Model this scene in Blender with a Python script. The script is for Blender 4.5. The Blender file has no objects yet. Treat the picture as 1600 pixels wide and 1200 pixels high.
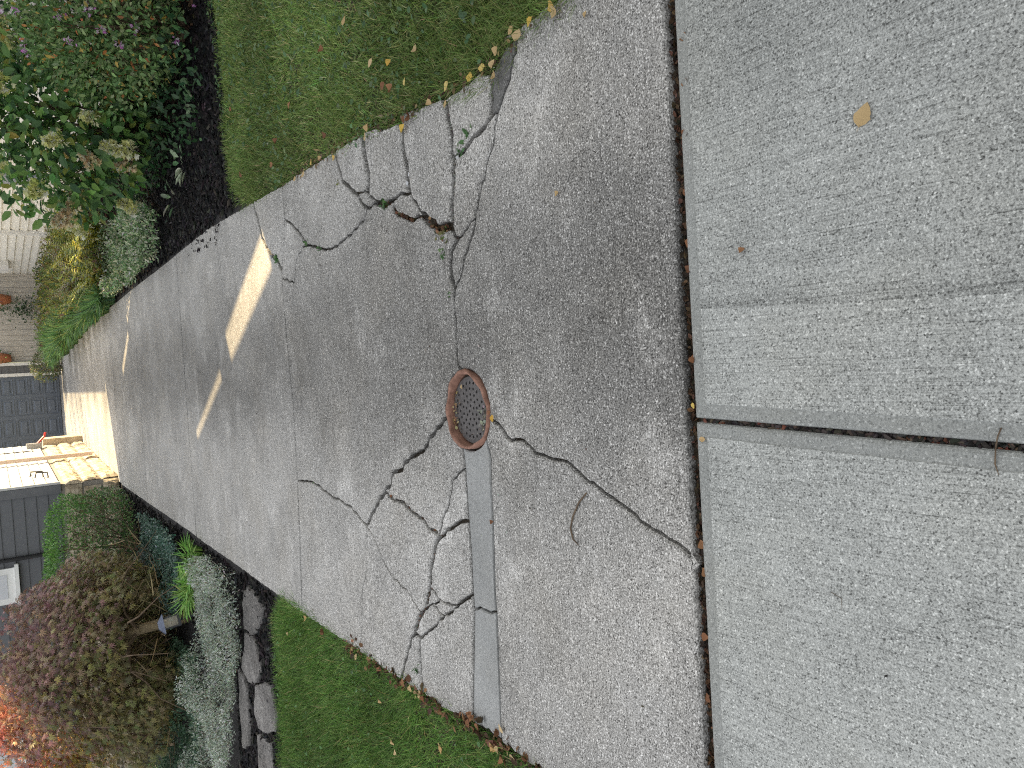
import bpy, bmesh, math, random
import numpy as np
from mathutils import Vector, Matrix
from mathutils.geometry import delaunay_2d_cdt
random.seed(7); rng = np.random.default_rng(11)
R_ = math.radians
SC = bpy.context.scene
COL = SC.collection

# ------------------------------------------------------------------ camera
FPX, CAMH = 1155.0, 1.6
PITCH, ROLL, YAW = R_(35.2), R_(4.6), R_(2.07)
hd = np.array([-math.sin(YAW), math.cos(YAW), 0]); rt = np.array([math.cos(YAW), math.sin(YAW), 0]); upv = np.array([0, 0, 1.])
fw = hd*math.cos(PITCH) - upv*math.sin(PITCH)
cu = upv*math.cos(PITCH) + hd*math.sin(PITCH)
cx = -math.cos(ROLL)*cu - math.sin(ROLL)*rt          # the phone was held on its side: image right points down
cy = -math.sin(ROLL)*cu + math.cos(ROLL)*rt
cam = bpy.data.cameras.new('camera'); cam.sensor_width = 36; cam.lens = FPX*36/1600; cam.clip_end = 900; cam.clip_start = .02
co = bpy.data.objects.new('camera', cam); COL.objects.link(co)
M = Matrix(((cx[0], cy[0], -fw[0], 0), (cx[1], cy[1], -fw[1], 0), (cx[2], cy[2], -fw[2], CAMH), (0, 0, 0, 1)))
co.matrix_world = M
SC.camera = co

# ------------------------------------------------------------------ sky, sun, exposure
SUN_AZ = np.array([.88, .475]); SUN_AZ = SUN_AZ/np.linalg.norm(SUN_AZ); SUN_EL = R_(38)
w = bpy.data.worlds.new('World'); SC.world = w; w.use_nodes = True
nt = w.node_tree; bgn = nt.nodes['Background']
sk = nt.nodes.new('ShaderNodeTexSky'); sk.sky_type = 'NISHITA'; sk.sun_disc = False
sk.sun_elevation = SUN_EL; sk.sun_rotation = math.atan2(SUN_AZ[0], SUN_AZ[1]); sk.dust_density = 3.0; sk.air_density = 1.0; sk.ozone_density = .6
hs = nt.nodes.new('ShaderNodeHueSaturation'); hs.inputs['Saturation'].default_value = .15
nt.links.new(sk.outputs[0], hs.inputs['Color']); nt.links.new(hs.outputs[0], bgn.inputs['Color'])
bgn.inputs['Strength'].default_value = .15
sl = bpy.data.lights.new('sun', 'SUN'); sl.energy = 5.0; sl.angle = R_(.53); sl.color = (1, .76, .43)
so = bpy.data.objects.new('sun', sl); COL.objects.link(so)
sd = Vector((SUN_AZ[0]*math.cos(SUN_EL), SUN_AZ[1]*math.cos(SUN_EL), math.sin(SUN_EL)))
so.rotation_euler = sd.to_track_quat('Z', 'Y').to_euler(); so.location = sd*60
vs = SC.view_settings; vs.view_transform = 'Standard'; vs.look = 'None'; vs.gamma = 1; vs.use_curve_mapping = False
vs.exposure = 1.62
SC.cycles.use_denoising = False; SC.cycles.filter_width = 1.15; SC.cycles.max_bounces = 7; SC.cycles.transparent_max_bounces = 6

# ------------------------------------------------------------------ helpers
def ray(px, py):
    dx, dy = px-800, py-600
    return fw*FPX + cu*(-dx*math.cos(ROLL)+dy*math.sin(ROLL)) + rt*(-dx*math.sin(ROLL)-dy*math.cos(ROLL))
def G(px, py, z=0.):
    d = ray(px, py); t = (z-CAMH)/d[2]; p = t*d
    return np.array([p[0], p[1], z])
def tag(o, label=None, cat=None, group=None, kind=None):
    if label: o['label'] = label
    if cat: o['category'] = cat
    if group: o['group'] = group
    if kind: o['kind'] = kind
    return o
def link(o, parent=None):
    COL.objects.link(o)
    if parent is not None: o.parent = parent
    return o
def empty(name, loc=(0, 0, 0), rz=0):
    o = bpy.data.objects.new(name, None); COL.objects.link(o); o.location = loc; o.rotation_euler = (0, 0, rz); o.empty_display_size = .1
    return o
def meshobj(name, V, F, mat, parent=None, smooth=False, cols=None):
    me = bpy.data.meshes.new(name); me.from_pydata([tuple(map(float, v)) for v in V], [], F)
    me.materials.append(mat)
    if smooth: me.polygons.foreach_set('use_smooth', [True]*len(me.polygons))
    me.update()
    return link(bpy.data.objects.new(name, me), parent)
def dup(o, parent=None, loc=None, rot=None, scale=None):
    c = o.copy(); COL.objects.link(c)
    c.parent = parent
    if loc is not None: c.location = loc
    if rot is not None: c.rotation_euler = rot
    if scale is not None: c.scale = scale
    return c
class MB:
    def __init__(s): s.V = []; s.F = []
    def box(s, a, b):
        n = len(s.V); x0, y0, z0 = a; x1, y1, z1 = b
        s.V += [(x0,y0,z0),(x1,y0,z0),(x1,y1,z0),(x0,y1,z0),(x0,y0,z1),(x1,y0,z1),(x1,y1,z1),(x0,y1,z1)]
        s.F += [tuple(n+i for i in f) for f in ((0,3,2,1),(4,5,6,7),(0,1,5,4),(1,2,6,5),(2,3,7,6),(3,0,4,7))]
        return s
    def prism(s, poly, d):      # poly: list of 3D points (planar), d: extrusion vector
        n = len(s.V); k = len(poly); d = Vector(d)
        s.V += [tuple(Vector(p)) for p in poly] + [tuple(Vector(p)+d) for p in poly]
        s.F += [tuple(range(n+k-1, n-1, -1)), tuple(range(n+k, n+2*k))]
        s.F += [(n+i, n+(i+1) % k, n+k+(i+1) % k, n+k+i) for i in range(k)]
        return s
    def tube(s, pts, rad, seg=7, cap=True):
        pts = [Vector(p) for p in pts]; n0 = len(s.V)
        rad = rad if hasattr(rad, '__len__') else [rad]*len(pts)
        for i, p in enumerate(pts):
            t = (pts[min(i+1, len(pts)-1)]-pts[max(i-1, 0)]).normalized()
            a = t.orthogonal().normalized(); b = t.cross(a)
            if i and a.dot(pa) < .99:
                a = (pa - t*pa.dot(t)).normalized(); b = t.cross(a)
            pa = a
            for j in range(seg):
                an = 2*math.pi*j/seg
                s.V.append(tuple(p + (a*math.cos(an)+b*math.sin(an))*rad[i]))
        for i in range(len(pts)-1):
            for j in range(seg):
                q = n0+i*seg
                s.F.append((q+j, q+(j+1) % seg, q+seg+(j+1) % seg, q+seg+j))
        if cap:
            s.F.append(tuple(n0+j for j in range(seg-1, -1, -1))); q = n0+(len(pts)-1)*seg; s.F.append(tuple(q+j for j in range(seg)))
        return s
    def lathe(s, prof, c=(0, 0, 0), seg=48, jit=None):
        n0 = len(s.V); k = len(prof)
        for j in range(seg):
            an = 2*math.pi*j/seg
            for i, (r, z) in enumerate(prof):
                if jit: r, z = jit(i, an, r, z)
                s.V.append((c[0]+r*math.cos(an), c[1]+r*math.sin(an), c[2]+z))
        for j in range(seg):
            for i in range(k-1):
                a = n0+j*k+i; b = n0+((j+1) % seg)*k+i
                s.F.append((a, b, b+1, a+1))
        return s
    def build(s, name, mat, parent=None, smooth=False): return meshobj(name, s.V, s.F, mat, parent, smooth)

# ------------------------------------------------------------------ materials
class N:
    def __init__(s, name):
        s.m = bpy.data.materials.new(name); s.m.use_nodes = True; s.t = s.m.node_tree; s.b = s.t.nodes['Principled BSDF']
        s.out = s.t.nodes['Material Output']; s.tc = s.t.nodes.new('ShaderNodeTexCoord')
    def l(s, a, b): s.t.links.new(a, b)
    def n(s, typ, **kw):
        x = s.t.nodes.new('ShaderNode'+typ)
        for k, v in kw.items(): setattr(x, k, v)
        return x
    def map(s, scale=(1, 1, 1), rot=(0, 0, 0), loc=(0, 0, 0)):
        x = s.n('Mapping'); x.inputs['Scale'].default_value = scale; x.inputs['Rotation'].default_value = rot; x.inputs['Location'].default_value = loc
        s.l(s.tc.outputs['Object'], x.inputs['Vector']); return x.outputs[0]
    def noise(s, scale, detail=4, rough=.6, vec=None, dist=0):
        x = s.n('TexNoise'); x.inputs['Scale'].default_value = scale; x.inputs['Detail'].default_value = detail
        x.inputs['Roughness'].default_value = rough; x.inputs['Distortion'].default_value = dist
        s.l(vec if vec is not None else s.tc.outputs['Object'], x.inputs['Vector']); return x.outputs['Fac']
    def math(s, op, a, b=None, c=None, clamp=False):
        x = s.n('Math', operation=op, use_clamp=clamp)
        for i, v in enumerate((a, b, c)):
            if v is None: continue
            if isinstance(v, (int, float)): x.inputs[i].default_value = v
            else: s.l(v, x.inputs[i])
        return x.outputs[0]
    def mr(s, v, a, b, c=0., d=1., smooth=False):
        x = s.n('MapRange'); x.interpolation_type = 'SMOOTHSTEP' if smooth else 'LINEAR'
        s.l(v, x.inputs[0])
        for i, q in zip((1, 2, 3, 4), (a, b, c, d)): x.inputs[i].default_value = q
        return x.outputs[0]
    def ramp(s, v, stops):
        x = s.n('ValToRGB'); e = x.color_ramp.elements
        while len(e) > 1: e.remove(e[-1])
        e[0].position = stops[0][0]; e[0].color = (*stops[0][1], 1)
        for p, c in stops[1:]:
            q = e.new(p); q.color = (*c, 1)
        s.l(v, x.inputs[0]); return x.outputs[0]
    def mix(s, f, a, b, mode='MIX'):
        x = s.n('MixRGB', blend_type=mode)
        for i, v in enumerate((f, a, b)):
            if isinstance(v, (int, float)): x.inputs[i].default_value = v
            elif isinstance(v, tuple): x.inputs[i].default_value = (*v, 1)
            else: s.l(v, x.inputs[i])
        return x.outputs[0]
    def bump(s, h, strength=.4, dist=.004):
        x = s.n('Bump'); x.inputs['Strength'].default_value = strength; x.inputs['Distance'].default_value = dist
        s.l(h, x.inputs['Height']); s.l(x.outputs[0], s.b.inputs['Normal'])
    def fin(s, col, rough=.85, spec=.3):
        if isinstance(col, tuple): s.b.inputs['Base Color'].default_value = (*col, 1)
        else: s.l(col, s.b.inputs['Base Color'])
        s.b.inputs['Roughness'].default_value = rough; s.b.inputs['Specular IOR Level'].default_value = spec
        return s.m

LAP = (.110, 1.27, -.055)
def concrete(name, ramp, streak_scale, rot=0, k=(1.32, .34, .44, .16), center=0., lap=False, fine=195, lines=None):
    q = N(name)
    sp = q.noise(fine, 4, .78)
    st = q.noise(1, 3, .6, vec=q.map(streak_scale, (0, 0, rot)))
    bl = q.noise(3.1, 6, .62)
    big = q.noise(.8, 4, .55)
    vo = q.n('TexVoronoi'); vo.inputs['Scale'].default_value = fine*1.1; q.l(q.tc.outputs['Object'], vo.inputs['Vector'])
    sep = q.n('SeparateColor'); q.l(vo.outputs['Color'], sep.inputs[0])
    s = q.math('ADD', .5, q.math('MULTIPLY', q.math('SUBTRACT', sp, .5), k[0]*1.9))
    s = q.math('ADD', s, q.math('MULTIPLY', q.math('SUBTRACT', st, .5), k[1]))
    grain = q.math('SUBTRACT', q.mr(sep.outputs[0], .80, 1.0), q.mr(sep.outputs[1], .78, 1.0))
    s = q.math('ADD', s, q.math('MULTIPLY', grain, k[2]))
    s = q.math('ADD', s, q.math('MULTIPLY', q.math('SUBTRACT', bl, .5), k[3]))
    s = q.math('ADD', s, q.math('MULTIPLY', q.math('SUBTRACT', big, .5), k[3]*.9))
    xyz = q.n('SeparateXYZ'); q.l(q.tc.outputs['Object'], xyz.inputs[0])
    if center:      # tyre-side dirt left down the middle of the drive
        wob = q.math('ADD', xyz.outputs[0], q.math('MULTIPLY', q.math('SUBTRACT', q.noise(1.1, 3), .5), 1.1))
        d = q.math('ABSOLUTE', q.math('SUBTRACT', wob, .10))
        band = q.mr(d, .05, .90, 1, 0, True)
        s = q.math('SUBTRACT', s, q.math('MULTIPLY', band, center))
        s = q.math('ADD', s, q.math('ADD', .05, q.math('MULTIPLY', q.math('SUBTRACT', q.noise(1.5, 6, .68, vec=q.map((1, 1, 1), loc=(7, 2, 0))), .5), .46)))
        # scuffed clean patches
        sc = q.mr(q.noise(2.3, 5, .65, vec=q.map((1, 1.6, 1), loc=(3.1, 1.7, 0))), .56, .68)
        sc = q.math('MULTIPLY', sc, q.mr(q.noise(1, 4, .7, vec=q.map((16, 70, 16), (0, 0, .25))), .36, .60))
        s = q.math('ADD', s, q.math('MULTIPLY', sc, .24))
    if lines:       # brush scratches
        ln_ = q.noise(1, 2, .5, vec=q.map(lines, (0, 0, rot)))
        s = q.math('SUBTRACT', s, q.math('MULTIPLY', q.mr(ln_, .58, .74), .26))
        s = q.math('ADD', s, q.math('MULTIPLY', q.mr(ln_, .42, .28), .12))
    if lap:         # broom-stroke lap
        e = q.math('ADD', q.math('SUBTRACT', xyz.outputs[0], LAP[0]), q.math('MULTIPLY', q.math('SUBTRACT', xyz.outputs[1], LAP[1]), LAP[2]))
        e = q.math('ADD', e, q.math('MULTIPLY', q.math('SUBTRACT', q.noise(6, 3), .5), .012))
        s = q.math('SUBTRACT', s, q.math('MULTIPLY', q.math('MULTIPLY', q.mr(e, -.002, .002), q.mr(e, 0, .05, 1, .12)), .16))
        s = q.math('SUBTRACT', s, q.math('MULTIPLY', q.math('MULTIPLY', q.mr(e, .05, .9), q.mr(q.noise(.9, 4, .6), .35, .65)), .12))
        pit = q.mr(q.noise(60, 2, .5), .70, .76)
        s = q.math('SUBTRACT', s, q.math('MULTIPLY', pit, .25))
    col = q.ramp(s, ramp)
    warm = q.noise(1.7, 3)
    col = q.mix(q.mr(warm, .45, .75, 0, .35), col, q.mix(1, col, (.98, .93, .84), 'MULTIPLY'))
    q.bump(q.math('ADD', sp, q.math('MULTIPLY', st, .35)), .6, .003)
    return q.fin(col, .9, .25)
RAMP_D = [(0, (.046, .0445, .042)), (.28, (.128, .1245, .117)), (.52, (.268, .262, .248)), (.75, (.43, .422, .402)), (1, (.68, .67, .645))]
RAMP_S = [(0, (.055, .0565, .053)), (.26, (.175, .180, .171)), (.50, (.325, .334, .318)), (.78, (.475, .486, .463)), (1, (.70, .71, .68))]
RAMP_P = [(0, (.07, .071, .069)), (.35, (.19, .194, .190)), (.6, (.30, .306, .30)), (1, (.50, .503, .495))]
M_drive = concrete('drive_concrete', RAMP_D, (9, 260, 9), center=.22, lines=(4, 330, 4))
M_walk = concrete('sidewalk_concrete', RAMP_S, (230, 5, 5), rot=R_(4), k=(.92, .36, .32, .30), fine=235, lap=True, lines=(330, 4, 4))
M_walk_edge = concrete('tooled_concrete', [(0, (.08, .083, .079)), (.35, (.19, .196, .187)), (.6, (.29, .299, .284)), (1, (.55, .56, .54))], (40, 40, 40), k=(.55, .05, .25, .2), fine=235)
M_dirty = concrete('dirty_concrete', [(0, (.03, .03, .03)), (.35, (.085, .084, .082)), (.6, (.15, .149, .145)), (1, (.36, .355, .345))], (9, 200, 9), k=(.7, .2, .25, .2))
M_patch = concrete('patch_concrete', RAMP_P, (60, 20, 20), k=(.55, .08, .18, .3))
M_stone_walk = concrete('flagstone', [(0, (.03, .029, .028)), (.35, (.085, .081, .077)), (.65, (.165, .158, .15)), (1, (.30, .29, .275))], (20, 20, 20), k=(.75, .1, .35, .9), fine=90)

def simple(name, c0, c1, scale=40, rough=.8, bump=0, spec=.3, stretch=None, bd=.004):
    q = N(name); v = q.map(stretch) if stretch else None
    f = q.noise(scale, 5, .65, vec=v)
    col = q.ramp(f, [(.28, c0), (.72, c1)])
    if bump: q.bump(f, bump, bd)
    return q.fin(col, rough, spec)
M_soil = simple('soil', (.018, .014, .010), (.06, .046, .032), 60, .95, .8)
M_grit = simple('crack_grit', (.02, .017, .013), (.085, .070, .050), 170, .95, .9)
M_mulch = simple('black_mulch', (.006, .006, .007), (.028, .026, .026), 50, .85, .6)
M_clay = simple('clay_pipe', (.13, .066, .046), (.30, .165, .12), 45, .8, .5)
M_iron = simple('grate_iron', (.050, .047, .046), (.11, .102, .10), 60, .6, .3)
M_black = simple('dark_void', (.004, .004, .004), (.01, .009, .008), 40, .9)
M_ground = simple('ground_turf', (.03, .04, .015), (.07, .08, .03), 8, .95)
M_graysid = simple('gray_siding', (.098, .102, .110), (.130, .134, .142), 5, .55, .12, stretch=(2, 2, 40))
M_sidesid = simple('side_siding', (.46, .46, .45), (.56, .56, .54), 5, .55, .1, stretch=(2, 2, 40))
M_whitesid = simple('white_siding', (.62, .61, .565), (.80, .79, .74), 3, .5, .1, stretch=(2, 2, 10))
M_white = simple('white_paint', (.66, .66, .64), (.80, .80, .78), 12, .45)
M_trimgray = simple('gray_trim', (.11, .113, .12), (.14, .143, .15), 10, .5)
M_door = simple('slate_door', (.115, .138, .175), (.14, .165, .205), 14, .45)
M_foundst = simple('rock_face_stone', (.28, .225, .15), (.60, .53, .41), 7, .9, .9, bd=.02)
M_mortar = simple('mortar', (.22, .20, .17), (.36, .33, .29), 60, .95, .5)
M_fence = simple('weathered_fence', (.33, .31, .275), (.66, .635, .585), 6, .9, .5, stretch=(9, 9, .9))
M_roof = simple('roof_shingle', (.04, .04, .042), (.09, .088, .086), 30, .95, .5)
M_bark = simple('bark', (.10, .078, .045), (.26, .205, .125), 25, .9, .7, stretch=(4, 4, 1))
M_twig = simple('twig', (.05, .034, .022), (.16, .115, .075), 40, .9)
M_lampcap = simple('lamp_cap', (.07, .085, .13), (.13, .15, .20), 20, .45)
M_lampdark = simple('lamp_frame', (.03, .032, .036), (.06, .062, .066), 20, .5)
M_pot = simple('terracotta', (.33, .12, .055), (.46, .19, .10), 20, .85)
M_pebble = simple('white_pebble', (.30, .31, .32), (.60, .60, .60), 60, .7)
M_pipeblack = simple('black_pipe', (.012, .012, .013), (.025, .025, .027), 20, .5)
M_red = simple('red_plastic', (.40, .03, .03), (.50, .05, .04), 20, .4)
q = N('lamp_glass'); q.b.inputs['Transmission Weight'].default_value = .85; M_glass = q.fin((.75, .72, .62), .12, .5)
q = N('pale_pane'); M_pale_pane = q.fin((.55, .57, .60), .25, .6)  # pale tone put in for sky reflected in the panes

def leafmat(name, rough=.5, trans=.35, spec=.35):
    q = N(name); a = q.n('Attribute', attribute_name='Col')
    f = q.noise(55, 2); c = q.mix(q.mr(f, .3, .7, 0, .5), a.outputs['Color'], q.mix(1, a.outputs['Color'], (.72, .74, .68), 'MULTIPLY'))
    q.fin(c, rough, spec)
    tr = q.n('BsdfTranslucent'); q.l(c, tr.inputs['Color']); mx = q.n('MixShader'); mx.inputs[0].default_value = trans
    q.l(q.b.outputs[0], mx.inputs[1]); q.l(tr.outputs[0], mx.inputs[2]); q.l(mx.outputs[0], q.out.inputs['Surface'])
    return q.m
M_leaf = leafmat('leaf_tissue'); M_grass = leafmat('grass_blade', .55, .3, .25); M_dry = leafmat('dry_leaf', .75, .2, .15)
def objleaf(name, stops, rough=.5, trans=.3):
    q = N(name); oi = q.n('ObjectInfo'); c = q.ramp(oi.outputs['Random'], stops)
    f = q.noise(120, 4, .7); c = q.mix(q.mr(f, .35, .7, 0, .6), c, q.mix(1, c, (.60, .55, .48), 'MULTIPLY'))
    q.fin(c, rough, .3)
    tr = q.n('BsdfTranslucent'); q.l(c, tr.inputs['Color']); mx = q.n('MixShader'); mx.inputs[0].default_value = trans
    q.l(q.b.outputs[0], mx.inputs[1]); q.l(tr.outputs[0], mx.inputs[2]); q.l(mx.outputs[0], q.out.inputs['Surface'])
    return q.m
M_hydleaf = objleaf('hydrangea_leaf', [(0, (.065, .135, .055)), (.45, (.115, .225, .062)), (.8, (.16, .28, .07)), (.95, (.22, .26, .06)), (1, (.40, .27, .06))])
M_tanleaf = objleaf('tan_dead_leaf', [(0, (.46, .33, .16)), (.5, (.55, .42, .24)), (1, (.50, .32, .13))], .8, .15)
M_yelleaf = objleaf('yellow_dead_leaf', [(0, (.62, .43, .08)), (.5, (.66, .52, .20)), (1, (.55, .33, .05))], .7, .2)
M_brnleaf = objleaf('brown_dead_leaf', [(0, (.16, .075, .04)), (.5, (.23, .105, .05)), (1, (.30, .16, .08))], .85, .1)

# ------------------------------------------------------------------ cloud of small faces (leaves, blades, chips)
GAIN = {'leaf_tissue': 1.5, 'grass_blade': 1.7}
def norm(a): return a/np.maximum(np.linalg.norm(a, axis=1, keepdims=True), 1e-9)
T_LEAF = (np.array([[0,0,0],[.30,.5,.06],[.30,-.5,.06],[.66,.42,.05],[.66,-.42,.05],[1,0,-.08],[.45,0,-.05]]),
          [(0,6,1),(1,6,3),(3,6,5),(0,2,6),(2,4,6),(4,5,6)])
T_SMALL = (np.array([[0,0,0],[.5,.5,.08],[.5,-.5,.08],[1,0,0]]), [(0,2,1),(1,2,3)])
T_BLADE = (np.array([[0,.5,0],[0,-.5,0],[.5,.42,.06],[.5,-.42,.06],[1,0,-.02]]), [(0,1,2),(2,1,3),(2,3,4)])
T_CHIP = (np.array([[0,.5,0],[0,-.5,0],[1,-.35,0],[1,.4,0],[.1,.3,.22],[.1,-.3,.22],[.9,-.2,.22],[.9,.25,.22]]), [(4,5,6),(4,6,7),(0,1,5),(0,5,4),(1,2,6),(1,6,5),(2,3,7),(2,7,6),(3,0,4),(3,4,7)])
def star(lobes=7, wd=.10):
    V = [(0,0,0)]; F = []
    for i in range(lobes):
        a = -1.9+3.8*i/(lobes-1); L = 1-.12*abs(i-(lobes-1)/2)
        c, s = math.cos(a), math.sin(a); n = len(V)
        V += [(c*L*.5-s*wd, s*L*.5+c*wd, .03), (c*L*.5+s*wd, s*L*.5-c*wd, .03), (c*L, s*L, -.12)]
        F += [(0, n+1, n), (n, n+1, n+2)]
    return np.array(V), F
T_STAR = star(7); T_FLOWER = star(5, .28)
def cloud(name, mat, pos, dirs, nrm, size, width, cols, tpl, parent=None):
    T, F = tpl; n = len(pos); k = len(T)
    cols = np.minimum(cols*(GAIN.get(mat.name, 1.)), .62)
    d = norm(dirs); nn = nrm - d*np.sum(nrm*d, 1, keepdims=True); nn = norm(nn); s = np.cross(nn, d)
    size = np.broadcast_to(size, n)[:, None, None]; width = np.broadcast_to(width, n)[:, None, None]
    V = pos[:, None, :] + d[:, None, :]*(T[None, :, 0:1]*size) + s[:, None, :]*(T[None, :, 1:2]*size*width) + nn[:, None, :]*(T[None, :, 2:3]*size)
    V = V.reshape(-1, 3); F = np.array(F); f = (F[None] + (np.arange(n)*k)[:, None, None]).reshape(-1, 3)
    me = bpy.data.meshes.new(name)
    me.vertices.add(len(V)); me.vertices.foreach_set('co', V.astype(np.float32).ravel())
    me.loops.add(f.size); me.loops.foreach_set('vertex_index', f.astype(np.int32).ravel())
    me.polygons.add(len(f)); me.polygons.foreach_set('loop_start', np.arange(0, f.size, 3, dtype=np.int32)); me.polygons.foreach_set('loop_total', np.full(len(f), 3, dtype=np.int32))
    ca = me.color_attributes.new('Col', 'FLOAT_COLOR', 'POINT')
    C = np.concatenate([np.repeat(cols, k, 0), np.ones((n*k, 1))], 1)
    ca.data.foreach_set('color', C.astype(np.float32).ravel())
    me.materials.append(mat); me.update(calc_edges=True); me.validate()
    return link(bpy.data.objects.new(name, me), parent)
def pick(pal, n, jit=.18):
    pal = np.array(pal, float); wt = pal[:, 3] if pal.shape[1] > 3 else np.ones(len(pal))
    i = rng.choice(len(pal), n, p=wt/wt.sum()); c = pal[i, :3]
    return np.clip(c*(1+rng.normal(0, jit, (n, 1)))*(1+rng.normal(0, jit*.35, (n, 3))), .002, .95)
def rdir(n, zlo=-1., zhi=1.):
    z = rng.uniform(zlo, zhi, n); a = rng.uniform(0, 2*math.pi, n); r = np.sqrt(1-z*z)
    return np.stack([r*np.cos(a), r*np.sin(a), z], 1)
def inpoly(P, poly):
    x, y = P[:, 0], P[:, 1]; ins = np.zeros(len(P), bool); j = len(poly)-1
    for i in range(len(poly)):
        xi, yi = poly[i][:2]; xj, yj = poly[j][:2]
        c = ((yi > y) != (yj > y)) & (x < (xj-xi)*(y-yi)/(yj-yi+1e-12)+xi); ins ^= c; j = i
    return ins
def scatter(poly, n):
    poly = np.array([p[:2] for p in poly]); lo, hi = poly.min(0), poly.max(0); out = []
    tot = 0
    while tot < n:
        P = rng.uniform(lo, hi, (n*2, 2)); P = P[inpoly(P, poly)]; out.append(P); tot += len(P)
    return np.concatenate(out)[:n]
def vnoise(P, s, seed=0):
    g = np.random.default_rng(seed).uniform(0, 1, (64, 64)); x = P[:, 0]*s+100; y = P[:, 1]*s+100
    i = np.floor(x).astype(int); j = np.floor(y).astype(int); u = x-i; v = y-j; u = u*u*(3-2*u); v = v*v*(3-2*v)
    a = g[i % 64, j % 64]; b = g[(i+1) % 64, j % 64]; c = g[i % 64, (j+1) % 64]; d = g[(i+1) % 64, (j+1) % 64]
    return (a*(1-u)+b*u)*(1-v)+(c*(1-u)+d*u)*v
def clump_noise(P3, s, seed=0):
    return vnoise(P3[:, :2], s, seed)*.5 + vnoise(P3[:, [0, 2]]+5.3, s, seed+1)*.5

# ------------------------------------------------------------------ ground
def sheet(name, poly, z, mat, kind='structure', parent=None):
    o = meshobj(name, [(p[0], p[1], z) for p in poly], [tuple(range(len(poly)))], mat, parent)
    if parent is None: o['kind'] = kind
    return o
XL, XR = -1.57, 1.22
sheet('ground', [(-350, -350), (350, -350), (350, 350), (-350, 350)], -.075, M_ground)
EDGE_R = [(1.19, 1.42), (1.17, 2.18), (1.12, 2.6), (1.13, 3.06), (1.19, 3.77), (1.23, 4.43), (1.23, 5.3), (1.28, 6.48), (1.27, 8.4), (1.25, 10.7), (1.22, 13), (1.15, 17.5), (1.0, 24)]
lawnR_poly = EDGE_R[:7] + [(1.38, 5.85), (1.93, 5.9), (2.4, 5.88), (2.95, 6.0), (6.5, 6.3), (6.5, 1.42)]
bedR_poly = [(1.23, 5.3)] + EDGE_R[7:] + [(4.2, 24), (5.5, 8), (6.5, 6.3), (2.95, 6.0), (2.4, 5.88), (1.93, 5.9), (1.38, 5.85)]
lawnL_poly = [(XL, 1.42), (XL, 5.25), (-1.74, 5.42), (-2.23, 5.48), (-2.93, 5.55), (-7, 6.0), (-7, 1.42)]
bedL_poly = [(XL, 5.25), (XL, 13.39), (-9, 13.39), (-9, 6.1), (-7, 6.0), (-2.93, 5.55), (-2.23, 5.48), (-1.74, 5.42)]
for nm, p, m in (('lawn_soil', lawnR_poly, M_soil), ('lawn_soil', lawnL_poly, M_soil), ('planting_bed_soil', bedR_poly, M_mulch), ('planting_bed_soil', bedL_poly, M_mulch)):
    sheet(nm, p, -.022, m)

# ------------------------------------------------------------------ driveway: slabs broken along the cracks of the photograph
drive = sheet('driveway', [(XL+.005, 1.39), (1.2, 1.39), (1.21, 3), (1.22, 5), (1.27, 8), (1.2, 13), (.99, 24), (-1.6, 24), (XL+.005, 13)], -.034, M_grit)
DC, DR = np.array([-.187, 2.60]), .168
def W(p):
    return np.array(p[1:3], float) if p[0] == 'w' else G(*p)[:2]
def poly_line(pts, jag, seed, snap0=False, snap1=False):
    P = [W(p) for p in pts]
    if snap0: P[0] = DC + (P[0]-DC)/np.linalg.norm(P[0]-DC)*DR
    if snap1: P[-1] = DC + (P[-1]-DC)/np.linalg.norm(P[-1]-DC)*DR
    r = np.random.default_rng(seed); out = [P[0]]
    for a, b in zip(P[:-1], P[1:]):
        d = b-a; L = np.linalg.norm(d); n = max(1, int(L/.022)) if jag > .0015 else max(1, int(L/.15))
        nv = np.array([-d[1], d[0]])/max(L, 1e-6)
        for i in range(1, n): out.append(a+d*(i/n)+nv*r.normal(0, jag)+d/n*r.uniform(-.25, .25))
        out.append(b)
    return out
SEG = {}
WM = dict(C15a=1.6, C15b=1.5, C17=1.7, C18=1.6, C19=1.6, C21a=1.5, C21b=1.5, C21c=1.5, C20a=1.5, C20b=1.5, C22a=1.5, C22b=1.6, C23=1.7, C20c2=1.4, C20d=1.6, C16=1.5, H1=1.5, H2=1.6, C14=1.5, C2=1.6, C3=1.8, C4b=2.7, C6=1.75, C7=1.75, C8a=1.6, C8b=1.9, C9b=1.4, C9c=1.6, C10=1.4, C10b=2.0, C11=2.0, C12=2.0, C13=1.9, n1516=2., S1b=1.8, jA1=2.2, jA2=2.2, jA4=2.4, jA5=1.3, BT=3.3, S3r=1.5, S3t=1.5, S2r=1.4, S2t=1.4)
def S(name, pts, wd, jag=.0045, **k): SEG[name] = (poly_line(pts, jag, len(SEG)+3, **k), wd*WM.get(name, 1.0))
H, ME, WI = .0011, .0035, .0075
S('jA1', [(441,290),(443,318),(445,342)], .0022, .0008); S('jA2', [(445,342),(443,385),(441,422)], .0022, .0008); S('jA3', [(441,422),(441,434)], .003, .0008)
S('jA4', [(441,434),(443,470),(451,560),(459,640),(465,751)], .0022, .0008); S('jA5', [(465,751),(469,860),(472,958)], .0055, .0008)
S('C1', [(396,316),(404,350),(411,375),(421,395),(432,405),(441,422)], .014)
S('S1b', [(441,434),(460,442),(462,415),(465,400),(472,386),(480,383)], .002)
S('C2', [(445,342),(457,352),(470,366),(480,383)], .004)
S('C3', [(480,383),(495,387),(507,390),(525,385),(540,372),(557,357),(570,340),(573,325)], .0035)
S('C4a', [(573,325),(566,319),(560,303)], .007); S('C4b', [(560,303),(547,293),(536,284),(530,262),(525,236)], .004)
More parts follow.
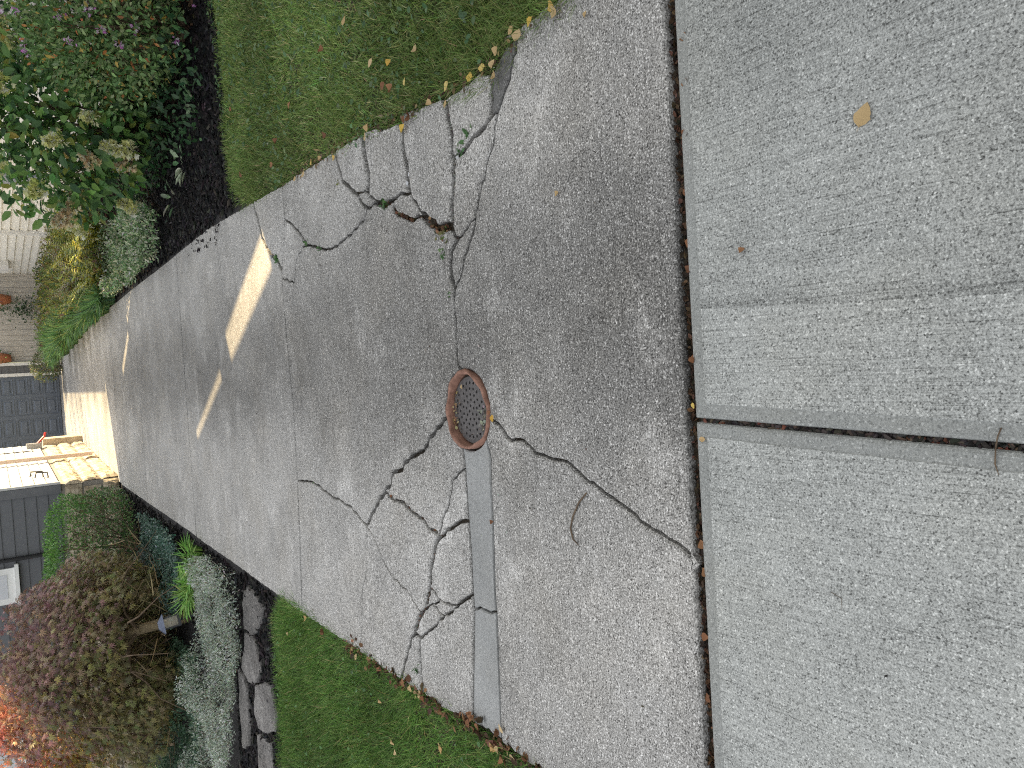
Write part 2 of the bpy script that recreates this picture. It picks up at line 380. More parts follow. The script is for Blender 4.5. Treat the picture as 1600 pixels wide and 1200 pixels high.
S('S2t', [(560,303),(569,297),(576,302)], .003); S('S2r', [(576,302),(587,316)], .004); S('S2b', [(587,316),(573,325)], .007)
S('C6', [(576,302),(576,280),(572,252),(567,212)], .011); S('E12', [(567,212),(545,223),(525,236)], 0, .004)
S('C5a', [(587,316),(600,321),(614,312)], .014); S('S3t', [(614,312),(622,304),(640,301)], .004); S('S3r', [(640,301),(652,320),(661,337)], .004)
S('S3b', [(661,337),(643,343),(626,336),(614,325),(614,312)], .009); S('C7', [(640,301),(637,280),(636,257),(630,230),(627,192)], .010); S('E23', [(627,192),(600,202),(577,204),(567,212)], 0, .004)
S('C5b', [(661,337),(682,358),(705,354)], .020, .006); S('C8a', [(705,354),(706,330),(709,275),(708,247)], .009); S('C8b', [(708,247),(706,212),(700,185),(694,156)], .006)
S('E34', [(694,156),(665,165),(635,175),(627,192)], 0, .004)
S('C10', [(708,247),(725,235),(737,217),(752,202),(767,182)], .008); S('C10b', [(767,182),(766,145),(767,118)], .004); S('E45', [(767,118),(748,114),(722,138),(694,156)], 0, .004)
S('n1314', [(767,182),(777,176)], .006); S('C11', [(777,176),(782,160),(792,130),(800,100),(808,58)], .003); S('E56', [(808,58),(790,72),(775,100),(767,118)], 0, .004)
S('C12', [(777,176),(775,187),(770,220),(765,240),(758,270),(748,305),(742,341)], .0022); S('n1516', [(742,341),(730,356),(714,374)], .0018); S('n1611', [(714,374),(708,362),(705,354)], .012)
S('C13', [(742,341),(735,372),(727,395),(720,425),(711,452)], .003); S('C9b', [(711,452),(706,436),(703,415),(705,392),(714,374)], .010)
S('C9c', [(711,452),(709,475),(712,500),(713,540),(716,572),(722,588)], .0016, snap1=True)
S('C15a', [(694,653),(690,662),(675,680),(662,702),(652,709),(640,715),(630,727),(625,735),(614,739),(611,755),(602,768)], .006, .006, snap0=True)
S('C15b', [(602,768),(590,787),(581,802),(573,822)], .008, .005)
S('C17', [(602,768),(610,777),(627,784),(640,795),(652,805),(665,817),(677,829),(687,839)], .0042, .006)
S('C18', [(687,839),(690,820),(690,812),(700,792),(704,772),(707,750),(715,740),(726,732)], .0022, .005)
S('PT1', [(722,701),(724,712),(726,732)], .002, .001, snap0=True); S('PT2', [(726,732),(731,815)], .003, .001)
S('C19', [(687,839),(697,827),(710,820),(718,815),(731,815)], .0055, .005); S('PT3', [(731,815),(735,860),(738,929)], .004, .001)
S('C21a', [(738,929),(727,936),(713,948)], .005); S('C21b', [(713,948),(700,943),(685,936)], .003); S('C21c', [(685,936),(680,927),(671,918)], .004)
S('C20a', [(687,839),(680,850),(675,877),(672,902),(671,918)], .007, .005); S('nDF', [(685,936),(684,941),(674,944)], .003); S('nFG', [(674,944),(666,951)], .003)
S('C20b', [(671,918),(668,930),(666,951)], .007, .005); S('C22a', [(713,948),(693,965)], .0035); S('nHF', [(693,965),(676,946),(674,944)], .003)
S('C22b', [(693,965),(676,982),(657,997)], .0032); S('nIJ', [(657,997),(648,990)], .009); S('C20c1', [(666,951),(658,957)], .006); S('C20c2', [(658,957),(653,970),(648,990)], .010, .006)
S('C23', [(657,997),(656,1024),(658,1044),(663,1085)], .0035); S('E78', [(663,1085),(645,1074),(626,1062)], 0, .004); S('C20d', [(648,990),(642,1002),(636,1024),(631,1044),(626,1062)], .004)
S('E7P', [(663,1085),(701,1112),(738,1128)], 0, .004); S('PT4a', [(738,929),(740,952)], .003, .001); S('PT4b', [(740,952),(739,1019),(738,1128)], .003, .001)
S('H1', [(658,957),(640,927),(615,902),(602,882),(590,852),(582,835),(573,822)], H, .004); S('H2', [(573,822),(572,860),(573,890),(567,922),(566,973),(563,1018)], H, .004)
S('E98', [(563,1018),(600,1045),(626,1062)], 0, .004); S('C16', [(465,751),(477,752),(490,754),(502,762),(517,775),(532,782),(547,791),(557,802),(573,822)], .0032, .004)
S('E95', [(563,1018),(520,990),(472,958)], 0, .003); S('E1R', [(525,236),(480,264),(441,290)], 0, .003); S('ERf', [(441,290),(420,302),(396,316)], 0, .003)
S('PB1', [(764,694),(765,715),(766,760),(769,815),(772,927),(774,957)], .005, .001, snap0=True); S('PB2', [(774,957),(778,1041),(783,1158)], .006, .001); S('PX', [(740,952),(774,957)], .004, .004)
S('EPP', [(738,1128),(783,1158)], 0, .006)
S('C14', [(769,655),(785,671),(792,684),(805,687),(817,689),(826,696),(835,708),(858,716),(885,722),(905,740),(925,755),(945,772),(965,785),(985,800),(1000,815),(1020,828),(1045,843),(1070,860),(1088,881),('w',-.62,1.428)], .0028, .004, snap0=True)
S('ENR', [(808,58),('w',1.17,2.18),('w',1.19,1.428)], 0, .003); S('GR', [('w',1.19,1.428),('w',.5,1.430),('w',-.62,1.428)], 0, .0016); S('GL', [('w',-.62,1.428),('w',-1.2,1.426),('w',XL,1.428)], 0, .0016)
S('ENL', [('w',XL,1.428),('w',XL,2.0),(783,1158)], 0, .003)
S('BL', [(472,958),('w',XL,6.4),('w',XL,7.92)], 0, .002); S('BT', [('w',XL,7.92),('w',1.27,7.92)], .003, .0008); S('BR', [('w',1.27,7.92),('w',1.28,6.48),(396,316)], 0, .003)
def arc(a, b):
    t0 = math.atan2(*(a-DC)[::-1]); t1 = math.atan2(*(b-DC)[::-1]); d = (t1-t0+math.pi) % (2*math.pi)-math.pi
    n = max(2, int(abs(d)/.15)); return [DC+DR*np.array([math.cos(t0+d*i/n), math.sin(t0+d*i/n)]) for i in range(n+1)]
def assemble(names):
    P, Wd = [], []
    for nm in names:
        if nm == 'arc': P.append(None); Wd.append(0); continue
        rev = nm.startswith('-'); pts, wd = SEG[nm.lstrip('-')]
        pts = pts[::-1] if rev else pts
        for p in pts[:-1]: P.append(p); Wd.append(wd)
        last = pts[-1]
        if names[(names.index(nm)+1) % len(names)] == 'arc': P.append(last); Wd.append(.002)
    if None in [x if x is None else 0 for x in P]:
        i = [k for k, x in enumerate(P) if x is None][0]
        a = arc(P[i-1], P[(i+1) % len(P)])[1:-1]
        P[i:i+1] = a; Wd[i:i+1] = [.002]*len(a)
    return P, Wd
def slab(P, Wd, mat, parent, z=0., tilt=(0, 0), name='concrete_slab', ch=.0045, label=None, depth=.11, edge=None, round_=.006):
    P = np.array(P); Wd = np.array(Wd); n = len(P)
    A = np.sum(P[:, 0]*np.roll(P[:, 1], -1)-P[:, 1]*np.roll(P[:, 0], -1))/2
    if A < 0: P = P[::-1]; Wd = np.roll(Wd[::-1], -1); 
    Wv = np.maximum(Wd, np.roll(Wd, 1))
    e = np.roll(P, -1, 0)-P; e /= np.maximum(np.linalg.norm(e, axis=1, keepdims=True), 1e-9)
    nr = np.stack([-e[:, 1], e[:, 0]], 1); nv = nr+np.roll(nr, 1, 0); ln = np.linalg.norm(nv, axis=1, keepdims=True); nv = nv/np.maximum(ln, .3)
    c = P.mean(0)
    def zz(q, dz): return dz + z + tilt[0]*(q[:, 0]-c[0])+tilt[1]*(q[:, 1]-c[1])
    r = np.random.default_rng(n); chv = ch*r.uniform(.5, 1.7, n)[:, None]
    r0 = P+nv*Wv[:, None]; r2 = r0+nv*chv; r1 = r0+nv*chv*.25
    V = np.concatenate([np.c_[r0, zz(r0, -depth)], np.c_[r1, zz(r1, -round_)], np.c_[r2, zz(r2, 0)]])
    me = bpy.data.meshes.new(name); F = []
    for k in (0, 1):
        for i in range(n): F.append((k*n+i, k*n+(i+1) % n, (k+1)*n+(i+1) % n, (k+1)*n+i))
    top = delaunay_2d_cdt([Vector(p) for p in r2], [], [list(range(n))], 1, 1e-6)
    base = len(V); ids = []
    extra = []
    for vi, (p, org) in enumerate(zip(top[0], top[3])):
        if org: ids.append(2*n+org[0])
        else:
            ids.append(base+len(extra)); extra.append(p[:])
    if extra:
        ex = np.array(extra); V = np.concatenate([V, np.c_[ex, zz(ex, 0)]])
    cen = np.array([[sum(top[0][i][0] for i in f)/len(f), sum(top[0][i][1] for i in f)/len(f)] for f in top[2]]); ok = inpoly(cen, r2)
    for f, g in zip(top[2], ok):
        if g: F.append(tuple(ids[i] for i in f))
    me.from_pydata([tuple(map(float, v)) for v in V], [], F); me.validate(); me.update(); me.materials.append(mat)
    if edge: me.materials.append(edge)
    o = link(bpy.data.objects.new(name, me), parent)
    if label: o['label'] = label
    return o
PIECES = {
 'M': ['-jA4','S1b','C3','-S2b','C5a','-S3b','C5b','-n1611','-C9b','C9c','arc','C15a','C15b','-C16'],
 'Q1': ['jA1','C2','C3','C4a','C4b','E1R'], 'S1': ['jA2','jA3','S1b','-C2'], 'PF': ['C1','-jA2','-jA1','ERf'],
 'S2': ['S2t','S2r','S2b','C4a'], 'W1': ['-C4b','S2t','C6','E12'], 'W2': ['-C6','S2r','C5a','S3t','C7','E23'], 'S3': ['S3t','S3r','S3b'],
 'W3': ['-C7','S3r','C5b','C8a','C8b','E34'], 'W4': ['-C8b','C10','C10b','E45'], 'W5': ['-C10b','n1314','C11','E56'],
 'W6': ['C10','n1314','C12','n1516','n1611','C8a'], 'S4': ['-n1516','C13','C9b'],
 'A': ['C15a','C17','C18','-PT1','arc'], 'B': ['C18','PT2','-C19'], 'C': ['C19','PT3','C21a','C21b','C21c','-C20a'],
 'T1': ['-C21c','nDF','nFG','-C20b'], 'T2': ['-C21b','C22a','nHF','-nDF'], 'T3': ['-nFG','-nHF','C22b','nIJ','-C20c2','-C20c1'],
 'E': ['-nIJ','C23','E78','-C20d'], 'D': ['C21a','C22a','C22b','C23','E7P','-PT4b','-PT4a'],
 'F2': ['C17','C20a','C20b','C20c1','H1','-C15b'], 'F1': ['H2','E98','-C20d','-C20c2','H1'], 'L1': ['C16','H2','E95','-jA5'],
 'NR': ['-C9c','-C13','-C12','C11','ENR','GR','-C14','arc'], 'NL': ['PB1','PB2','-ENL','-GL','-C14','arc'],
 'P1': ['PT1','PT2','PT3','PT4a','PX','-PB1','arc'], 'P2': ['PT4b','EPP','-PB2','-PX'],
 'B0': ['C1','jA3','jA4','jA5','BL','BT','BR'],
}
ZT = {'NR': (0, (0, 0)), 'W5': (-.005, (.006, 0)), 'W6': (.002, (.004, 0)), 'W4': (.001, (-.008, .006)), 'W3': (.004, (.008, 0)), 'W2': (.002, (-.006, .006)), 'W1': (.006, (.012, -.006)),
      'Q1': (.001, (.003, 0)), 'PF': (.001, (0, 0)), 'S1': (0, (0, .006)), 'S2': (-.001, (.03, .01)), 'S3': (-.001, (.02, -.02)), 'S4': (.001, (0, 0)), 'A': (.001, (0, .004)), 'B': (-.001, (0, 0)),
      'C': (-.001, (-.008, 0)), 'D': (.001, (.005, 0)), 'E': (0, (.015, 0)), 'T1': (-.003, (.03, .02)), 'T2': (-.004, (.02, -.03)), 'T3': (-.002, (-.02, .02)), 'F1': (.003, (0, 0)), 'F2': (.003, (.004, 0)),
      'P1': (-.004, (0, 0)), 'P2': (-.005, (0, 0)), 'NL': (0, (0, 0)), 'L1': (.001, (0, 0)), 'M': (.001, (0, 0))}
LAB = {'P1': 'smooth bluish-grey concrete patch strip running left from the clay drain', 'P2': 'outer length of smooth patch strip beside the left lawn'}
for k, names in PIECES.items():
    P, Wd = assemble(names); z, t = ZT.get(k, (0, (0, 0)))
    slab(P, Wd, M_patch if k in LAB else M_dirty if k == 'W5' else M_drive, drive, z, t, name='patch_strip' if k in LAB else ('concrete_slab' if k in ('M','NR','NL','B0') else 'broken_slab_piece'), label=LAB.get(k), ch=.006 if k in ('NR','NL') else .0045)
def rect_slab(x0, x1, y0, y1, mat, parent, g=.010, xr0=None, xr1=None):
    xr0 = x1 if xr0 is None else xr0; xr1 = x1 if xr1 is None else xr1
    a = [(x0, y0), (xr0, y0), (xr1, y1), (x0, y1)]; P = []
    for i in range(4):
        p, q_ = np.array(a[i]), np.array(a[(i+1) % 4]); k = max(1, int(np.linalg.norm(q_-p)/.3))
        for j in range(k): P.append(p+(q_-p)*j/k)
    return slab(P, [g]*len(P), mat, parent)
YS = [7.92, 10.72, 13.08, 15.9, 19.0, 24.0]; XRs = [1.27, 1.25, 1.22, 1.18, 1.12, 1.0]
for i in range(5): rect_slab(XL if i < 2 else -1.55, 0, YS[i], YS[i+1], M_drive, drive, xr0=XRs[i], xr1=XRs[i+1])

# ------------------------------------------------------------------ sidewalk with tooled margins
walk = sheet('sidewalk', [(-6, .02), (6, .02), (6, 1.395), (-6, 1.395)], -.030, M_grit)
def walk_slab(x0a, x0b, x1a, x1b):         # a: x at far side, b: x at near side
    y1, y0 = 1.392, .05; m = .038
    def ring(d, z): return [(x0b+d, y0+d, z), (x1b-d, y0+d, z), (x1a-d, y1-d, z), (x0a+d, y1-d, z)]
    rings = [ring(0, -.11), ring(0, -.010), ring(.003, -.0035), ring(.010, 0), ring(m, -.0006), ring(m+.003, .0012)]
    V = [v for r in rings for v in r]; F = []; mi = []
    for k in range(5):
        for i in range(4): F.append((k*4+i, k*4+(i+1) % 4, (k+1)*4+(i+1) % 4, (k+1)*4+i)); mi.append(1)
    F.append((20, 21, 22, 23)); mi.append(0)
    o = meshobj('sidewalk_slab', V, F, M_walk, walk); o.data.materials.append(M_walk_edge)
    o.data.polygons.foreach_set('material_index', mi); return o
walk_slab(-.186, -.235, 1.33, 1.33); walk_slab(-1.70, -1.72, -.198, -.252); walk_slab(1.345, 1.345, 2.86, 2.86); walk_slab(-3.2, -3.2, -1.715, -1.735)
tag(sheet('street_verge', [(-6, -3), (6, -3), (6, .03), (-6, .03)], -.04, M_soil))

# ------------------------------------------------------------------ drain
dr = tag(empty('drain', (DC[0], DC[1], 0)), 'round rusty clay drain with perforated grate sunk into the driveway', 'drain')
def jit(i, an, r, z):
    f = .0035*math.sin(an*3+1)+.0025*math.sin(an*7+i)+.0015*math.sin(an*13+2*i)
    return r+f, z+(.004*math.sin(an*2+2.2)+.0025*math.sin(an*9)) if i in (2, 3, 4, 5) else z
mb = MB().lathe([(.166, -.10), (.166, -.004), (.164, .006), (.159, .010), (.152, .009), (.148, .002), (.1465, -.03), (.146, -.10)], seg=90, jit=jit); mb.build('clay_rim', M_clay, dr, True)
cv = bpy.data.curves.new('grate', 'CURVE'); cv.dimensions = '2D'; cv.fill_mode = 'BOTH'; cv.extrude = .003
def spl(cx_, cy_, r, n):
    s = cv.splines.new('POLY'); s.points.add(n-1); s.use_cyclic_u = True
    for i in range(n): a = 2*math.pi*i/n; s.points[i].co = (cx_+r*math.cos(a), cy_+r*math.sin(a), 0, 1)
spl(0, 0, .1385, 64)
for rr, cn in ((.018, 4), (.041, 9), (.064, 14), (.088, 20), (.113, 26)):
    for i in range(cn):
        if rr > .08 and i % 7 == 3: continue
        a = 2*math.pi*(i+.3*(rr*100 % 1))/cn; spl(rr*math.cos(a), rr*math.sin(a), .0062, 10)
tmp = bpy.data.objects.new('tmp', cv); COL.objects.link(tmp); bpy.context.view_layer.update()
gm = bpy.data.meshes.new_from_object(tmp.evaluated_get(bpy.context.evaluated_depsgraph_get())); bpy.data.objects.remove(tmp)
gm.materials.clear(); gm.materials.append(M_iron); gm.name = 'grate'
go = link(bpy.data.objects.new('grate', gm), dr); go.location = (0, 0, -.026)
MB().lathe([(.1462, -.055), (.08, -.07), (.0, -.07)], seg=32).build('sump', M_black, dr)

# ------------------------------------------------------------------ own house (left), garage (end), fence, neighbour's house (right)
def boards(parent, p0, p1, z0, z1, pitch, mat, outn, name='siding_board', dp=.017):
    p0, p1, outn = np.array(p0, float), np.array(p1, float), np.array(outn, float)
    d = p1-p0; n = int(round((z1-z0)/pitch)); first = None
    prof = [(0, 0), (dp-.001, .0), (dp, .008), (.004, pitch+.006), (0, pitch+.006)]
    V = []
    for e in (p0, p1):
        for o_, z in prof: V.append((e[0]+outn[0]*o_, e[1]+outn[1]*o_, z))
    k = len(prof); F = [tuple(range(k-1, -1, -1)), tuple(range(k, 2*k))]+[(i, (i+1) % k, k+(i+1) % k, k+i) for i in range(k)]
    for i in range(n):
        if first is None: first = meshobj(name, V, F, mat, parent); o = first
        else: o = dup(first, parent)
        o.location = (0, 0, z0+i*pitch)
    return first
def stone_mesh(name, L, Hh, seed, D=.10):
    r = np.random.default_rng(seed); nx, nz = 7, 5; V = []; F = []
    for j in range(nz):
        for i in range(nx):
            u, v = i/(nx-1), j/(nz-1); e = min(u, 1-u, v, 1-v)
            o_ = .012 if e == 0 else D*(.35+.5*r.uniform())*(.75 if e < .2 else 1)
            V.append(((u-.5)*L*(1 if e else .97), -o_, v*Hh))
    for j in range(nz-1):
        for i in range(nx-1): a = j*nx+i; F += [(a, a+1, a+nx+1), (a, a+nx+1, a+nx)]
    me = bpy.data.meshes.new(name); me.from_pydata(V, [], F); me.materials.append(M_foundst); me.update(); return me
STM = [stone_mesh('foundation_stone', L, h, i+2) for i, (L, h) in enumerate([(.50, .24), (.62, .24), (.42, .24), (.74, .24)])]
def stonework(parent, p0, p1, z0, courses, ang):
    p0, p1 = np.array(p0, float), np.array(p1, float); T = np.linalg.norm(p1-p0); u = (p1-p0)/T
    for c in range(courses):
        s = -(.1+.27*(c % 3))
        while s < T-.1:
            i = random.randrange(4); L = (.50, .62, .42, .74)[i]+.02; m = min(s+L, T)-max(s, 0); sc = m/L
            p = p0+u*(max(s, 0)+m/2)
            o = link(bpy.data.objects.new('foundation_stone', STM[i]), parent); o.location = (p[0], p[1], z0+c*.262); o.rotation_euler = (0, 0, ang); o.scale = (sc, random.uniform(.45, 1.1), random.uniform(.96, 1.0))
            s += L
A0, A1 = np.array([-1.47, 13.40]), np.array([-1.20, 19.0]); u = (A1-A0)/np.linalg.norm(A1-A0); nrm_side = np.array([u[1], -u[0]]); ang_side = math.atan2(u[1], u[0])
house = tag(empty('house', (A0[0], A0[1], 0)), 'grey-sided house on a rock-faced stone base left of the driveway', 'house')
house.matrix_world = Matrix.Translation((0, 0, 0))
MB().prism([(A0[0], A0[1], .0), (A1[0], A1[1], 0), (-9, 19, 0), (-9, 13.4, 0)], (0, 0, 5.2)).build('wall', M_mortar, house)
o_ = .0
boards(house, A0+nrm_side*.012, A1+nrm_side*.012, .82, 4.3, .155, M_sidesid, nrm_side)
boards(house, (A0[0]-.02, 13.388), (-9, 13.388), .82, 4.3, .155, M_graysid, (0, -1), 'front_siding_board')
stonework(house, A0+nrm_side*.004, A1+nrm_side*.004, -.01, 3, ang_side)
stonework(house, (-9, 13.396), (A0[0], 13.396), -.01, 3, 0)
cb = MB(); cb.box((A0[0]-.13, 13.348, .80), (A0[0]+.0, 13.382, 4.4)); cb.build('corner_board', M_trimgray, house)
cb = MB(); cb.box((A0[0]+.006, 13.355, .80), (A0[0]+.042, 13.43, 4.4)); cb.build('corner_board', M_sidesid, house)
# downspout on the lit side wall, hose hanger, spigot, black cable, stone pier at the far end
pd = A0+u*2.55+nrm_side*.075
MB().prism([(pd[0]-.05*u[0], pd[1]-.05*u[1], .10), (pd[0]+.05*u[0], pd[1]+.05*u[1], .10), (pd[0]+.05*u[0]+.07*nrm_side[0], pd[1]+.05*u[1]+.07*nrm_side[1], .10), (pd[0]-.05*u[0]+.07*nrm_side[0], pd[1]-.05*u[1]+.07*nrm_side[1], .10)], (0, 0, 4.2)).build('downspout', simple('beige_downspout', (.55, .44, .36), (.62, .50, .42), 8, .5), house)
for s_, zz in ((.62, .98), (.78, 1.04)):
    p = A0+u*s_+nrm_side*.03
    MB().tube([(*p, zz-.06), (*(p+nrm_side*.09), zz-.05), (*(p+nrm_side*.10), zz+.10), (*(p+nrm_side*.02), zz+.12)], .012, 6).build('hose_hook', M_lampdark, house)
p = A0+u*4.5+nrm_side*.03
MB().tube([(*p, .95), (*p, 4.2)], .012, 6).build('cable', M_pipeblack, house)
p = A0+u*5.0+nrm_side*.06
MB().box((p[0]-.05, p[1]-.10, .78), (p[0]+.07, p[1]+.10, 1.05)).build('meter_box', simple('meter_grey', (.25, .25, .25), (.35, .35, .34), 20, .5), house)
MB().tube([(p[0]+.05, p[1], .86), (p[0]+.20, p[1]+.02, .72), (p[0]+.28, p[1]+.02, .70)], .022, 7).build('tap_handle', M_red, house)
p = A0+u*5.35
MB().prism([(p[0], p[1], 0), (p[0]+.16, p[1], 0), (p[0]+.18, p[1]+.32, 0), (p[0], p[1]+.32, 0)], (0, 0, .74)).build('stone_pier', M_foundst, house)
# front windows; the narrow one is added in place of a sunlit siding patch
for (x0, x1, z0) in ((-3.15, -2.62, 1.47), (-6.4, -5.08, 1.52)):
    wn = MB().box((x0, 13.33, z0), (x1, 13.37, z0+1.3)).build('window', M_white, house)
    MB().box((x0-.05, 13.28, z0-.05), (x1+.05, 13.372, z0-.001)).build('sill', M_white, wn)
    MB().box((x0+.09, 13.322, z0+.10), (x1-.09, 13.329, z0+1.2)).build('pane', M_pale_pane, wn)
MB().tube([(-2.5, 13.34, .8), (-2.5, 13.34, 4.3)], .03, 8).build('drain_pipe', M_pipeblack, house)
MB().prism([(A0[0]+.35, 13.0, 5.2), (A0[0]+.6, 19.4, 5.2), (-9.2, 19.4, 5.2), (-9.2, 13.0, 5.2)], (0, 0, .15)).prism([(-1.1, 13.0, 5.35), (-9.2, 13.0, 5.35), (-5.2, 13.0, 7.3)], (0, 6.4, 0)).build('roof', M_roof, house)

gar = tag(empty('garage', (0, 24, 0)), 'garage with slate-blue panelled door and white trim closing the driveway', 'garage'); gar.location = (0, 0, 0)
GX0, GX1 = -2.2, .75
MB().box((-3.2, 24.06, 0), (GX1, 30, 2.3)).build('wall', M_trimgray, gar)
dd = MB().box((-2.4, 24.02, .01), (.40, 24.058, 2.1)).build('door', M_door, gar)
pm = None
for r_ in range(6):
    for c_ in range(5):
        x = .33-.56*c_ - .0; z = .10+.335*r_
        if pm is None:
            mbp = MB(); L, Hh = .40, .23
            # raised field inside a sunk frame
            ring = lambda d, y: [(-L+d, y, d), (-d, y, d), (-d, y, Hh-d), (-L+d, y, Hh-d)]
            rs = [ring(-.02, 0), ring(0, .012), ring(.03, .012), ring(.055, -.008)]
            V = [v for k in rs for v in k]; F = []
            for k in range(3):
                for i in range(4): F.append((k*4+i, k*4+(i+1) % 4, (k+1)*4+(i+1) % 4, (k+1)*4+i))
            F.append((12, 13, 14, 15))
            V = [(a, b-.013, c) for a, b, c in V]
            pm = meshobj('door_panel', V, F, M_door, dd); o = pm
        else: o = dup(pm, dd)
        o.location = (x, 24.019, z)
MB().box((.405, 23.99, 0), (.49, 24.055, 2.29)).build('door_trim', M_white, gar)
MB().box((.70, 23.99, 0), (.78, 24.05, 2.3)).build('corner_trim', M_white, gar)
for i in range(12): 
    MB().prism([(.492, 24.056, .12+i*.17), (.492, 24.034, .12+i*.17), (.492, 24.046, .29+i*.17), (.492, 24.056, .29+i*.17)], (.206, 0, 0)).build('siding_board', M_trimgray, gar)
MB().prism([(-3.3, 23.92, 2.3), (.85, 23.92, 2.3), (-1.2, 23.92, 3.1)], (0, 6.3, 0)).build('roof', M_roof, gar)

fence = tag(empty('fence', (2, 24.2, 0)), 'weathered grey-brown board fence between the garage and the white house', 'fence'); fence.location = (0, 0, 0)
MB().box((.85, 24.25, .4), (3.35, 24.29, .5)).build('rail', M_fence, fence); MB().box((.85, 24.25, 1.4), (3.35, 24.29, 1.5)).build('rail', M_fence, fence)
fbs = []
for i in range(17):
    x = .80+i*.1455; h = 1.85+random.uniform(-.03, .03)
    fbs.append(MB().prism([(x, 24.2, .0), (x+.14, 24.2, .0), (x+.14, 24.2, h-.03), (x+.11, 24.2, h), (x+.03, 24.2, h), (x, 24.2, h-.03)], (0, .022, 0)).build('fence_board', M_fence, fence))
    fbs[-1].location = (0, random.uniform(-.02, .02), 0)

for i in range(16):
    x = .875+i*.1455
    MB().box((x, 24.226, .02), (x+.14, 24.246, 1.82)).build('fence_board', M_fence, fence)
# neighbour's white house; its tall near wall is an added screen that shades the drive
def nbx(y): return 3.75-.076*(y-17)
nb = tag(empty('neighbour_house', (nbx(17), 17, 0)), "neighbour's white clapboard house seen behind the shrubs right of the driveway", 'house'); nb.location = (0, 0, 0)
tan_el = math.tan(SUN_EL)
def sunhit(gx, gy):       # where the sunbeam that lands on (gx, gy) crosses the house wall line
    t = (nbx(gy)-gx)/(SUN_AZ[0]+.076*SUN_AZ[1])
    return gy+SUN_AZ[1]*t, t*tan_el
HB = 8.0; YB = 16.17
slits = []  # openings shaped so that strips of sun land on the drive
for a_lo, a_hi, b_lo, b_hi in (((.68, 4.97), (.68, 5.65), (.09, 6.16), (.12, 6.67)), ((-.05, 6.48), (-.04, 6.68), (-.60, 7.56), (-.62, 7.74)), ((1.28, 10.68), (1.29, 11.02), (.78, 11.28), (.78, 11.58)), ((.60, 11.27), (.60, 11.50), (.09, 12.04), (.10, 12.28))):
    # the slit follows one wall column: lower edge from the nearer ground line
    q1, q2 = sunhit(*a_lo), sunhit(*b_lo); r1, r2 = sunhit(*a_hi), sunhit(*b_hi)
    ya, yb = q1[0], q2[0]
    # heights of the beam bundle at the same wall y
    def hline(p, q_, y): return p[1]+(q_[1]-p[1])*(y-p[0])/(q_[0]-p[0])
    slits.append((ya, yb, hline(q1, q2, ya), hline(q1, q2, yb), hline(r1, r2, ya), hline(r1, r2, yb)))
slits.sort()
def wallpanel(pts, name='shade_screen'):
    P = [(nbx(y)+.03, y, z) for y, z in pts]
    MB().prism(P, (.03, .0, 0)).build(name, M_whitesid, nb)  # thin panels, open behind, added to block the sun
yc = -9.0
for (ya, yb, la, lb, ha, hb) in slits:
    if ya > yc+.01: wallpanel([(yc, -.05), (ya, -.05), (ya, HB), (yc, HB)])
    ya = max(ya, yc); l0, l1 = min(la, ha), min(lb, hb); h0, h1 = max(la, ha), max(lb, hb)
    wallpanel([(ya, -.05), (yb, -.05), (yb, l1), (ya, l0)]); wallpanel([(ya, h0), (yb, h1), (yb, HB), (ya, HB)])
    yc = yb
wallpanel([(yc, -.05), (YB, -.05), (YB, HB), (yc, HB)])
wallpanel([(YB+.002, -.05), (24.4, -.05), (24.4, 2.70), (YB+.002, 3.20)], 'rear_wall')
nrm_nb = np.array([-1, -.076])/math.hypot(1, .076)
def nbp(y, o=0): return np.array([nbx(y)+.028, y])+nrm_nb*o
boards(nb, nbp(6.5), nbp(16.15), .42, 2.3, .16, M_whitesid, nrm_nb, dp=.036)
boards(nb, nbp(16.2), nbp(19.6), .36, 2.2, .16, M_whitesid, nrm_nb, dp=.036)
boards(nb, nbp(19.72), nbp(24.3), .24, 2.2, .16, M_whitesid, nrm_nb, dp=.036)
MB().prism([(*nbp(19.6, .02), .0), (*nbp(19.72, .02), 0), (*nbp(19.72, .11), 0), (*nbp(19.6, .11), 0)], (0, 0, 3.2)).build('downspout', M_white, nb)
MB().prism([(*nbp(15.6, .02), .55), (*nbp(16.12, .02), .55), (*nbp(16.12, .10), .55), (*nbp(15.6, .10), .55)], (0, 0, 2.2)).build('corner_trim', simple('grey_trim_nb', (.2, .22, .26), (.3, .32, .36), 9, .5), nb)
MB().prism([(*nbp(22.6, .02), 1.0), (*nbp(23.5, .02), 1.0), (*nbp(23.5, .16), 1.0), (*nbp(22.6, .16), 1.0)], (0, 0, .6)).build('vent_box', M_white, nb)
MB().prism([(*nbp(YB+.02, .25), 3.22), (*nbp(24.6, .25), 2.66), (7.2, 24.6, 3.5), (7.4, YB+.02, 4.0)], (0, 0, .06)).build('rear_roof', M_roof, nb)
for i, y in enumerate((19.9, 20.5, 20.75, 21.5, 22.3, 22.6, 23.4)):
    MB().tube([(*nbp(y, .1), 2.6), (*nbp(y, .1), 4.4)], .035+.015*(i % 2), 6).build('stripe_shadow_post', M_white, nb)  # unseen posts added to cast stripes of shadow near the garage

